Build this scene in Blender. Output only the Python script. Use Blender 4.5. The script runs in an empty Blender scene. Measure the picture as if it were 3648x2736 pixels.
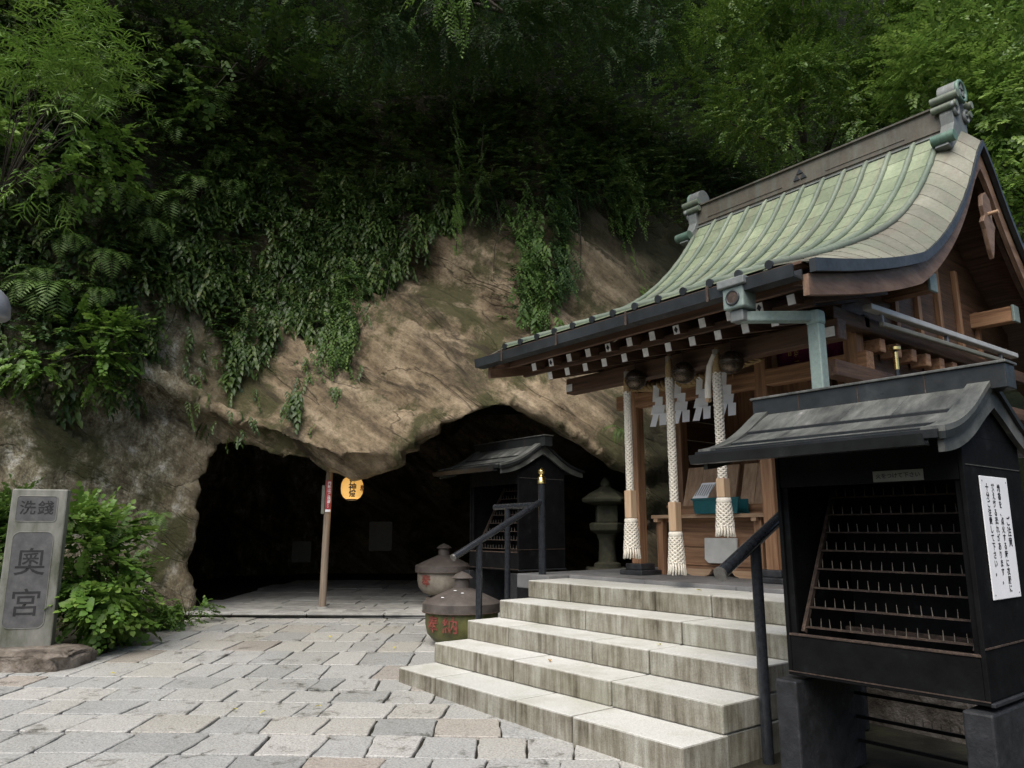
import bpy, math, random
import numpy as np
from mathutils import Vector, Matrix, noise
random.seed(7); RNG = np.random.default_rng(7)
sc = bpy.context.scene; COL = sc.collection
R = math.radians

# ------------------------------------------------------------------ camera, sky, sun, exposure
PITCH, YAW, EYE = R(11.12), R(51.6), 1.45
cam = bpy.data.cameras.new('camera'); cam.lens = 26.04; cam.sensor_width = 36; cam.clip_end = 400
camo = bpy.data.objects.new('camera', cam); COL.objects.link(camo)
camo.location = (0, 0, EYE); camo.rotation_euler = (R(90) + PITCH, 0, YAW); sc.camera = camo

SUN_EL, SUN_AZ = R(57), R(152)               # azimuth from +Y towards +X
world = bpy.data.worlds.new('World'); sc.world = world; world.use_nodes = True
wn = world.node_tree.nodes; wl = world.node_tree.links
sky = wn.new('ShaderNodeTexSky'); sky.sky_type = 'NISHITA'; sky.sun_disc = False
sky.sun_elevation = SUN_EL; sky.sun_rotation = SUN_AZ; sky.air_density = 1.0; sky.dust_density = 4.0; sky.ozone_density = 0.6
wn['Background'].inputs['Strength'].default_value = 0.08
wl.new(sky.outputs[0], wn['Background'].inputs['Color'])
sun = bpy.data.lights.new('sun', 'SUN'); sun.energy = 2.25; sun.angle = R(60); sun.color = (1.0, 0.97, 0.92)
suno = bpy.data.objects.new('sun', sun); COL.objects.link(suno)
to_sun = Vector((math.sin(SUN_AZ) * math.cos(SUN_EL), math.cos(SUN_AZ) * math.cos(SUN_EL), math.sin(SUN_EL)))
suno.rotation_euler = to_sun.to_track_quat('Z', 'Y').to_euler(); suno.location = (0, 0, 20)
sc.view_settings.view_transform = 'Standard'; sc.view_settings.look = 'None'
sc.view_settings.exposure = 0.95; sc.view_settings.gamma = 1.0; sc.view_settings.use_curve_mapping = False
sc.cycles.max_bounces = 6; sc.cycles.diffuse_bounces = 3; sc.cycles.glossy_bounces = 2; sc.cycles.transmission_bounces = 3
sc.cycles.use_denoising = True

# ------------------------------------------------------------------ place frame: u to the right, D into the hill (cliff lies across D)
RT = np.array([math.cos(YAW), math.sin(YAW), 0.0]); FH = np.array([-math.sin(YAW), math.cos(YAW), 0.0])
def P(u, D, z): return (u * RT[0] + D * FH[0], u * RT[1] + D * FH[1], z)
def uD(x, y): return x * RT[0] + y * RT[1], x * FH[0] + y * FH[1]
def gz(D): return max(0.0, min(D, 11.6) - 5.5) * 0.028

# ------------------------------------------------------------------ nodes
def node(nt, kind, **inp):
    n = nt.nodes.new(kind)
    for k, v in inp.items():
        key = k.replace('_', ' ')
        if hasattr(v, 'node'): nt.links.new(v, n.inputs[key])
        else: n.inputs[key].default_value = v
    return n
def mth(nt, op, a, b=None, clamp=False):
    n = nt.nodes.new('ShaderNodeMath'); n.operation = op; n.use_clamp = clamp
    for i, v in enumerate((a, b)):
        if v is None: continue
        if hasattr(v, 'node'): nt.links.new(v, n.inputs[i])
        else: n.inputs[i].default_value = v
    return n.outputs[0]
def rgba(c): return (*c, 1.0) if len(c) == 3 else c
def ramp(nt, fac, stops, interp='LINEAR'):
    n = nt.nodes.new('ShaderNodeValToRGB'); cr = n.color_ramp; cr.interpolation = interp
    while len(cr.elements) < len(stops): cr.elements.new(0.5)
    for e, (p, c) in zip(cr.elements, stops):
        e.position = p; e.color = rgba(c) if hasattr(c, '__len__') else (c, c, c, 1)
    nt.links.new(fac, n.inputs[0]); return n.outputs[0]
def mix(nt, fac, a, b, mode='MIX'):
    n = nt.nodes.new('ShaderNodeMix'); n.data_type = 'RGBA'; n.blend_type = mode
    for i, v in ((0, fac), (6, a), (7, b)):
        if hasattr(v, 'node'): nt.links.new(v, n.inputs[i])
        elif i == 0: n.inputs[0].default_value = v
        else: n.inputs[i].default_value = rgba(v)
    return n.outputs[2]
def newmat(name):
    m = bpy.data.materials.new(name); m.use_nodes = True
    nt = m.node_tree; return m, nt, nt.nodes['Principled BSDF']
def pos(nt, scale=(1, 1, 1), obj=False):
    if obj: src = nt.nodes.new('ShaderNodeTexCoord').outputs['Object']
    else: src = nt.nodes.new('ShaderNodeNewGeometry').outputs['Position']
    mp = node(nt, 'ShaderNodeMapping', Vector=src, Scale=scale); return mp.outputs[0]
def nz(nt, vec, scale, detail=6, rough=0.6, dist=0.0):
    return node(nt, 'ShaderNodeTexNoise', Vector=vec, Scale=scale, Detail=detail, Roughness=rough, Distortion=dist).outputs[0]
def bump(nt, b, h, strength=0.4, dist=0.02):
    n = node(nt, 'ShaderNodeBump', Height=h, Strength=strength, Distance=dist)
    nt.links.new(n.outputs[0], b.inputs['Normal'])
def rnd_obj(nt): return nt.nodes.new('ShaderNodeObjectInfo').outputs['Random']
def nrm_z(nt):
    g = nt.nodes.new('ShaderNodeNewGeometry'); s = nt.nodes.new('ShaderNodeSeparateXYZ')
    nt.links.new(g.outputs['Normal'], s.inputs[0]); return s.outputs[2]

def simple(name, stops, scale=6, stretch=(1, 1, 1), rough=0.6, bmp=0.2, bdist=0.01, metal=0.0, var=0.0, detail=7, spec=0.5):
    """a surface whose colour wanders through the given stops, with fine relief"""
    m, nt, b = newmat(name); v = pos(nt, stretch)
    n = nz(nt, v, scale, detail, 0.62)
    c = ramp(nt, n, stops)
    if var:
        r = rnd_obj(nt); f = mth(nt, 'ADD', mth(nt, 'MULTIPLY', r, 2 * var), 1 - var)
        g = nt.nodes.new('ShaderNodeCombineColor')
        for i in range(3): nt.links.new(f, g.inputs[i])
        c = mix(nt, 1.0, c, g.outputs[0], 'MULTIPLY')
    nt.links.new(c, b.inputs['Base Color']); b.inputs['Metallic'].default_value = metal
    b.inputs['Specular IOR Level'].default_value = spec
    n2 = nz(nt, v, scale * 5, 6, 0.7)
    nt.links.new(ramp(nt, n2, [(0.3, max(0, rough - .12)), (0.7, min(1, rough + .12))]), b.inputs['Roughness'])
    if bmp: bump(nt, b, mth(nt, 'ADD', n, mth(nt, 'MULTIPLY', n2, 0.5)), bmp, bdist)
    return m

MAT = {}
# granite paving: speckle, per-stone tint, dark stains, a few pinkish ones
m, nt, b = newmat('granite_paving'); v = pos(nt); r = rnd_obj(nt)
tint = ramp(nt, r, [(0.0, (.255, .26, .255)), (.25, (.35, .35, .337)), (.5, (.295, .30, .295)), (.7, (.385, .38, .363)), (.86, (.33, .32, .292)), (.95, (.32, .288, .255)), (1.0, (.27, .25, .225))])
sp = ramp(nt, nz(nt, v, 62, 4, .85), [(.36, .50), (.47, .95), (.62, 1.30)])
c = mix(nt, 1, tint, sp, 'MULTIPLY')
st = ramp(nt, nz(nt, v, 3.2, 10, .78, .5), [(.33, (.11, .108, .095)), (.385, (.55, .54, .51)), (.44, (1, 1, 1))])
c = mix(nt, 1, c, st, 'MULTIPLY')
c = mix(nt, ramp(nt, nz(nt, v, 0.6, 5, .6), [(.42, .45), (.62, 0.0)]), c, mix(nt, 1, c, (.80, .80, .74), 'MULTIPLY'))
nt.links.new(c, b.inputs['Base Color']); b.inputs['Roughness'].default_value = .62
bump(nt, b, mth(nt, 'ADD', nz(nt, v, 11, 8, .7), mth(nt, 'MULTIPLY', nz(nt, v, 90, 2, .7), .3)), .55, .02); MAT['paving'] = m
# granite of the steps: pale treads, risers streaked and also toned down for top light
m, nt, b = newmat('granite_steps'); v = pos(nt); r = rnd_obj(nt)
c = mix(nt, r, (.47, .475, .45), (.54, .54, .515))
c = mix(nt, 1, c, ramp(nt, nz(nt, v, 120, 2, .8), [(.35, .74), (.5, 1.0), (.66, 1.12)]), 'MULTIPLY')
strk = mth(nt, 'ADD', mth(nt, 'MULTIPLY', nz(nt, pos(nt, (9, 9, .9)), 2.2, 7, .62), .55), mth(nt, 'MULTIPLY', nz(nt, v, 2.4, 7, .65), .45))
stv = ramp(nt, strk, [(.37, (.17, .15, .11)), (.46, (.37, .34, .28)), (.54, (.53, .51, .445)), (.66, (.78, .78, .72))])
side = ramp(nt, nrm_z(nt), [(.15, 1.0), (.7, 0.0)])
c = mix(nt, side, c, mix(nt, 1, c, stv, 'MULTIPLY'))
c = mix(nt, ramp(nt, nz(nt, v, 1.7, 8, .7), [(.38, .5), (.56, 0.0)]), c, mix(nt, 1, c, (.62, .61, .5), 'MULTIPLY'))
nt.links.new(c, b.inputs['Base Color']); b.inputs['Roughness'].default_value = .7
bump(nt, b, mth(nt, 'ADD', nz(nt, v, 14, 6, .7), nz(nt, v, 110, 2, .7)), .3, .006); MAT['steps'] = m
# soft banded cliff rock: bedding falls to the right
def rockmat(name, dark=1.0):
    m, nt, b = newmat(name); g = nt.nodes.new('ShaderNodeNewGeometry').outputs['Position']
    def dot(vec):
        n = nt.nodes.new('ShaderNodeVectorMath'); n.operation = 'DOT_PRODUCT'; nt.links.new(g, n.inputs[0]); n.inputs[1].default_value = vec
        return n.outputs['Value']
    ca, sa = math.cos(R(36)), math.sin(R(36))
    bd = RT * ca + np.array([0, 0, -sa]); bn = RT * sa + np.array([0, 0, ca])
    cb = nt.nodes.new('ShaderNodeCombineXYZ')
    nt.links.new(mth(nt, 'MULTIPLY', dot(tuple(bd)), .30), cb.inputs[0]); nt.links.new(mth(nt, 'MULTIPLY', dot(tuple(bn)), 1.5), cb.inputs[1]); nt.links.new(mth(nt, 'MULTIPLY', dot(tuple(FH)), .7), cb.inputs[2])
    bed = cb.outputs[0]; v = pos(nt)
    n1 = nz(nt, bed, 1.5, 10, .68, .5)
    c = ramp(nt, n1, [(.30, (.07, .053, .034)), (.44, (.21, .16, .10)), (.56, (.345, .272, .18)), (.70, (.49, .40, .28))])
    fine = ramp(nt, nz(nt, v, 9, 11, .80), [(.32, .36), (.5, 1.0), (.68, 1.32)])
    c = mix(nt, 1, c, fine, 'MULTIPLY')
    crk = ramp(nt, mth(nt, 'ABSOLUTE', mth(nt, 'SUBTRACT', nz(nt, bed, .95, 5, .5, .5), .5)), [(.0, .42), (.006, .75), (.012, 1.0)])
    c = mix(nt, 1, c, crk, 'MULTIPLY')
    u = dot(tuple(RT)); left = ramp(nt, mth(nt, 'MULTIPLY', mth(nt, 'ADD', u, 8.0), .2), [(.50, 1.0), (.72, 0.0)])
    lich = ramp(nt, nz(nt, pos(nt, (1, 1, .6)), 3.6, 12, .80, .3), [(.40, (.06, .052, .032)), (.47, (.16, .14, .09)), (.53, (.27, .25, .17)), (.575, (.42, .40, .32)), (.62, (.62, .60, .53))])
    lich = mix(nt, 1, lich, ramp(nt, nz(nt, v, 22, 8, .75), [(.34, .35), (.5, 1.0), (.66, 1.2)]), 'MULTIPLY')
    c = mix(nt, mth(nt, 'MULTIPLY', left, .9), c, lich)
    moss = ramp(nt, nz(nt, v, .8, 9, .70, .3), [(.50, 0.0), (.58, .9)])
    c = mix(nt, moss, c, mix(nt, nz(nt, v, 14, 6, .7), (.03, .036, .012), (.10, .095, .04)))
    seep = ramp(nt, nz(nt, bed, 1.1, 9, .68, .8), [(.36, .88), (.45, 0.0)])
    c = mix(nt, seep, c, (.05, .04, .026))
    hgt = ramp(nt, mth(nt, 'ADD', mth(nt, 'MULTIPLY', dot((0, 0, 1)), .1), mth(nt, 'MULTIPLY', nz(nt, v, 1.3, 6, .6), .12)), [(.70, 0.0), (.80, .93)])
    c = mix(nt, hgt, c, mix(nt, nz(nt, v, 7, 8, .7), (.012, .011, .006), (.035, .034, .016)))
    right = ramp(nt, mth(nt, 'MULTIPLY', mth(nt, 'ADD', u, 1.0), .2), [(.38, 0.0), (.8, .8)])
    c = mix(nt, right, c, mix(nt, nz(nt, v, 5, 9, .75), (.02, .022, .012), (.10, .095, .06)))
    nt.links.new(c, b.inputs['Base Color']); b.inputs['Roughness'].default_value = .85; b.inputs['Specular IOR Level'].default_value = .25
    hh = mth(nt, 'ADD', mth(nt, 'MULTIPLY', nz(nt, bed, 4, 10, .75), 1.0), mth(nt, 'MULTIPLY', nz(nt, v, 16, 9, .75), .5))
    bump(nt, b, mth(nt, 'ADD', hh, mth(nt, 'MULTIPLY', crk, .5)), .85, .09); return m
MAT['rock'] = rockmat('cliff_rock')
MAT['boulder'] = simple('boulder_rock', [(.3, (.045, .036, .028)), (.45, (.14, .115, .09)), (.58, (.24, .205, .17)), (.7, (.34, .31, .27))], 5, rough=.9, bmp=1.0, bdist=.08, detail=11)
MAT['soil'] = simple('dark_soil', [(.3, (.012, .011, .008)), (.55, (.028, .026, .017)), (.75, (.042, .044, .022))], 3, rough=.95, bmp=.6, bdist=.03, spec=.2)
MAT['cave_slab'] = simple('cave_slab', [(.3, (.20, .20, .185)), (.55, (.32, .32, .30)), (.75, (.40, .395, .37))], 5, rough=.7, bmp=.4, var=.22)
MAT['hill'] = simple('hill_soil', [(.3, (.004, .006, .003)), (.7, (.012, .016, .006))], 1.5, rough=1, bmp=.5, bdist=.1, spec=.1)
MAT['slab'] = simple('dark_platform_slab', [(.3, (.13, .13, .13)), (.6, (.20, .202, .20)), (.8, (.26, .26, .255))], 3, rough=.55, bmp=.2, var=.12)
MAT['blackstone'] = simple('black_stone', [(.3, (.012, .013, .014)), (.7, (.05, .052, .056))], 8, rough=.45, bmp=.2)
# copper sheet, verdigris
def copper(name, lo, mid, hi, stain, amt=.62):
    m, nt, b = newmat(name); v = pos(nt); r = rnd_obj(nt)
    n = nz(nt, pos(nt, (1.6, 1.0, 1.0)), 1.5, 8, .66, .4)
    c = ramp(nt, n, [(.3, lo), (.5, mid), (.7, hi)])
    c = mix(nt, ramp(nt, nz(nt, pos(nt, (7, .6, .6)), 1.4, 7, .7), [(.50, 0.0), (amt, .55)]), c, stain)
    f = ramp(nt, r, [(0, .82), (1, 1.12)]); c = mix(nt, 1, c, f, 'MULTIPLY')
    c = mix(nt, 1, c, ramp(nt, nz(nt, v, 30, 6, .7), [(.3, .8), (.6, 1.08)]), 'MULTIPLY')
    nt.links.new(c, b.inputs['Base Color']); b.inputs['Metallic'].default_value = .12
    nt.links.new(ramp(nt, nz(nt, v, 6, 6, .7), [(.3, .45), (.7, .68)]), b.inputs['Roughness'])
    bump(nt, b, nz(nt, v, 10, 6, .6), .15, .01); return m
MAT['copper'] = copper('copper_verdigris', (.135, .17, .105), (.205, .25, .16), (.285, .325, .215), (.20, .19, .135))
MAT['copper_verge'] = copper('copper_verge', (.145, .17, .12), (.175, .175, .132), (.22, .218, .172), (.165, .14, .112), .58)
MAT['copper_rib'] = copper('copper_rib', (.10, .135, .10), (.145, .18, .135), (.19, .22, .165), (.12, .125, .10))
MAT['copper_ridge'] = copper('copper_ridge_dark', (.066, .058, .044), (.088, .077, .058), (.115, .105, .082), (.11, .13, .11), .66)
MAT['copper_grey'] = copper('copper_grey', (.11, .13, .125), (.16, .18, .175), (.22, .235, .23), (.13, .13, .12))
MAT['copper_green'] = copper('copper_green', (.06, .125, .095), (.10, .18, .14), (.15, .23, .185), (.07, .085, .07))
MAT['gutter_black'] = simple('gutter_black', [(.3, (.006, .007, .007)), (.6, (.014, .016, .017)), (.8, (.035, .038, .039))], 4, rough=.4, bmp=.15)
MAT['spout'] = copper('spout_patina', (.17, .245, .22), (.225, .295, .27), (.27, .34, .31), (.20, .22, .215), .7)
MAT['gutter'] = simple('gutter_dark', [(.3, (.018, .020, .021)), (.6, (.042, .047, .05)), (.8, (.075, .083, .085))], 3, rough=.38, bmp=.1, metal=.25)
def wood(name, a, bb, cc, stretch, rough=.6):
    return simple(name, [(.3, a), (.5, bb), (.72, cc)], 1.0, stretch, rough, .35, .01, var=.16, detail=9)
WV, WX, WY = (26, 26, 1.6), (1.6, 26, 26), (26, 1.6, 26)
for nm, st in (('v', WV), ('x', WX), ('y', WY)):
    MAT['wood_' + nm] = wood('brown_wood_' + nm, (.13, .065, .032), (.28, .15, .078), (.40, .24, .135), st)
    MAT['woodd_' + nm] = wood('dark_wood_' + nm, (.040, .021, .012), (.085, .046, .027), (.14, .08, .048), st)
    MAT['woodl_' + nm] = wood('light_wood_' + nm, (.30, .18, .10), (.43, .28, .17), (.52, .37, .24), st)
MAT['barge'] = wood('barge_wood', (.10, .055, .033), (.19, .115, .075), (.28, .185, .125), (26, 2.2, 9))
MAT['grip'] = wood('pale_grip_wood', (.30, .19, .11), (.42, .29, .18), (.50, .37, .25), WV)
MAT['graypole'] = wood('weathered_pole', (.12, .09, .065), (.24, .19, .14), (.34, .28, .22), (40, 40, 1.2), .8)
MAT['whitepaint'] = simple('white_paint', [(.35, (.62, .62, .60)), (.6, (.78, .78, .76))], 20, rough=.5, bmp=.1)
MAT['paper'] = simple('white_paper', [(.3, (.82, .83, .85)), (.7, (.89, .90, .92))], 5, rough=.7, bmp=.05)
MAT['ink'] = simple('black_ink', [(.3, (.012, .012, .016)), (.7, (.022, .022, .028))], 20, rough=.6, bmp=0)
MAT['ink_soft'] = simple('faded_ink', [(.3, (.05, .05, .06)), (.7, (.09, .09, .10))], 30, rough=.6, bmp=0)
MAT['gold'] = simple('gold_print', [(.3, (.55, .36, .09)), (.7, (.72, .52, .18))], 30, rough=.4, bmp=0)
MAT['brass'] = simple('polished_brass', [(.3, (.62, .46, .16)), (.7, (.86, .70, .32))], 30, rough=.24, bmp=.05, metal=1.0)
MAT['bellmetal'] = simple('dark_bronze', [(.3, (.045, .034, .024)), (.6, (.085, .066, .048)), (.8, (.12, .095, .07))], 14, rough=.32, bmp=.15, metal=.75)
MAT['rail'] = simple('black_enamel', [(.3, (.012, .014, .017)), (.7, (.028, .032, .038))], 30, rough=.19, bmp=.2, bdist=.003)
MAT['railcap'] = simple('worn_steel_cap', [(.3, (.10, .095, .085)), (.7, (.24, .235, .22))], 18, rough=.4, bmp=.1, metal=.6)
MAT['blackbox'] = simple('black_painted_steel', [(.28, (.0025, .0025, .003)), (.6, (.006, .0065, .007)), (.70, (.012, .013, .014)), (.80, (.06, .06, .06))], 7, rough=.68, bmp=.25, spec=.12)
MAT['blackblock'] = simple('black_painted_block', [(.3, (.006, .007, .008)), (.62, (.022, .024, .028)), (.78, (.05, .053, .058))], 10, rough=.6, bmp=.5)
MAT['rust'] = simple('rusty_steel', [(.3, (.018, .012, .009)), (.55, (.055, .036, .026)), (.75, (.12, .085, .06))], 26, rough=.75, bmp=.4)
MAT['spike'] = simple('spike_steel', [(.3, (.07, .062, .05)), (.7, (.19, .17, .14))], 40, rough=.45, bmp=.1, metal=.4)
MAT['sheet'] = simple('grey_sheet_roof', [(.30, (.035, .038, .036)), (.45, (.085, .09, .083)), (.57, (.13, .135, .124)), (.66, (.19, .19, .18)), (.72, (.42, .42, .40))], 3.0, (3, 1, 1), .45, .3, .015, .2, .18, 10)
MAT['sheetd'] = simple('dark_sheet', [(.3, (.011, .013, .013)), (.6, (.030, .034, .035)), (.8, (.085, .092, .091))], 4, rough=.38, bmp=.15, metal=.2)
MAT['urnlid'] = simple('urn_lid_iron', [(.3, (.045, .038, .033)), (.6, (.09, .076, .068)), (.8, (.14, .122, .11))], 6, rough=.55, bmp=.3)
MAT['urngreen'] = simple('urn_green', [(.3, (.030, .028, .012)), (.5, (.075, .078, .022)), (.68, (.135, .135, .04))], 4, (1, 1, .6), .6, .4, .01)
MAT['urngrey'] = simple('urn_grey', [(.3, (.11, .095, .075)), (.55, (.21, .185, .15)), (.75, (.29, .26, .215))], 6, rough=.7, bmp=.3)
MAT['redpaint'] = simple('red_paint', [(.32, (.07, .03, .02)), (.5, (.17, .04, .028)), (.68, (.27, .06, .04))], 22, rough=.7, bmp=.1)
MAT['redsign'] = simple('red_sign', [(.3, (.34, .022, .03)), (.7, (.46, .035, .042))], 9, rough=.4, bmp=0)
MAT['palesign'] = simple('pale_board', [(.3, (.14, .14, .11)), (.7, (.20, .20, .165))], 9, rough=.6, bmp=.1)
MAT['dimboard'] = simple('cave_dimmed_board', [(.3, (.035, .034, .027)), (.7, (.06, .058, .047))], 9, rough=.7, bmp=.1)  # pale boards, with the cave's dimness put into their colour
MAT['teal'] = simple('teal_plastic', [(.3, (.008, .075, .085)), (.7, (.016, .11, .12))], 9, rough=.35, bmp=.05)
MAT['plaque'] = simple('pale_plaque', [(.3, (.46, .46, .43)), (.7, (.60, .60, .57))], 6, rough=.6, bmp=.2)
MAT['tablet'] = simple('tablet_stone', [(.32, (.075, .08, .055)), (.5, (.165, .168, .145)), (.72, (.255, .255, .225))], 5, (1, 1, .5), .75, .3)
MAT['tablet_in'] = simple('tablet_recess', [(.3, (.06, .061, .062)), (.55, (.09, .091, .092)), (.75, (.125, .125, .124))], 9, rough=.8, bmp=.2)
MAT['tablet_char'] = simple('tablet_carving', [(.3, (.010, .010, .011)), (.7, (.026, .026, .027))], 9, rough=.8, bmp=.1)
MAT['lantern_stone'] = simple('mossy_shaded_lantern_stone', [(.3, (.012, .013, .007)), (.55, (.034, .034, .018)), (.75, (.07, .068, .045))], 6, rough=.85, bmp=.5)  # mossy stone, darkened further to sink into the shade
MAT['straw'] = simple('straw_rope', [(.3, (.20, .13, .055)), (.55, (.34, .235, .11)), (.75, (.46, .34, .18))], 30, (1, 4, 4), .8, .5)
MAT['purple'] = simple('purple_cloth', [(.3, (.12, .010, .055)), (.7, (.23, .022, .11))], 6, rough=.75, bmp=.2)
MAT['orange'] = simple('orange_cloth', [(.3, (.5, .14, .02)), (.7, (.68, .24, .04))], 6, rough=.7, bmp=.2)
MAT['greymetal'] = simple('grey_metal', [(.3, (.15, .16, .175)), (.7, (.24, .25, .27))], 5, rough=.4, bmp=.1, metal=.2)
MAT['fluor'] = simple('pale_grey_enamel', [(.3, (.34, .34, .32)), (.7, (.46, .46, .44))], 6, rough=.35, bmp=.05)
MAT['bark'] = simple('bark', [(.3, (.025, .02, .014)), (.7, (.085, .07, .052))], 8, (1, 1, .25), .9, .8, .03)
MAT['cotton'] = simple('cotton', [(.3, (.54, .50, .42)), (.7, (.74, .70, .61))], 40, (1, 1, .2), .9, .5, .006)
# lit paper lantern
m, nt, b = newmat('lantern_paper'); lw = node(nt, 'ShaderNodeTexWave', Vector=pos(nt, (0, 0, 1), True), Scale=12.0); lw.bands_direction = 'Z'
c = mix(nt, lw.outputs[1], (1.0, .46, .09), (1.0, .60, .17)); b.inputs['Base Color'].default_value = (.6, .4, .15, 1)
nt.links.new(c, b.inputs['Emission Color']); b.inputs['Emission Strength'].default_value = .36; MAT['lantern'] = m
# foliage
def leafmat(name, stops, rough=.45, trans=.25, spec=.4):
    m, nt, b = newmat(name); a = nt.nodes.new('ShaderNodeAttribute'); a.attribute_name = 'rnd'
    c = ramp(nt, a.outputs['Fac'], stops); nt.links.new(c, b.inputs['Base Color'])
    b.inputs['Roughness'].default_value = rough; b.inputs['Specular IOR Level'].default_value = spec
    t = nt.nodes.new('ShaderNodeBsdfTranslucent'); nt.links.new(mix(nt, .2, c, (.14, .20, .03)), t.inputs[0])
    ms = nt.nodes.new('ShaderNodeMixShader'); ms.inputs[0].default_value = trans
    nt.links.new(b.outputs[0], ms.inputs[1]); nt.links.new(t.outputs[0], ms.inputs[2])
    nt.links.new(ms.outputs[0], nt.nodes['Material Output'].inputs[0]); return m
MAT['l_ivy'] = leafmat('leaf_ivy', [(0, (.020, .045, .012)), (.5, (.048, .088, .020)), (.85, (.085, .13, .030)), (1, (.15, .17, .06))], .42, .16, .35)
MAT['l_fern'] = leafmat('leaf_fern', [(0, (.035, .085, .016)), (.6, (.080, .155, .028)), (1, (.14, .21, .05))], .55, .28)
MAT['l_light'] = leafmat('leaf_light', [(0, (.055, .125, .020)), (.5, (.105, .205, .032)), (1, (.18, .27, .055))], .48, .32)
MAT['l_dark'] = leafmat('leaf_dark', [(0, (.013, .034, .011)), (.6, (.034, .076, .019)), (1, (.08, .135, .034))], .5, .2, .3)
MAT['l_tree'] = leafmat('leaf_tree', [(0, (.03, .07, .015)), (.4, (.07, .145, .024)), (.75, (.145, .235, .042)), (1, (.23, .31, .06))], .42, .28)
MAT['l_bright'] = leafmat('leaf_bright', [(0, (.06, .135, .028)), (.5, (.135, .235, .045)), (1, (.24, .33, .08))], .4, .35)
MAT['l_yellow'] = leafmat('leaf_yellow', [(0, (.45, .38, .05)), (.6, (.55, .50, .09)), (1, (.35, .20, .05))], .6, .2)
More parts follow.
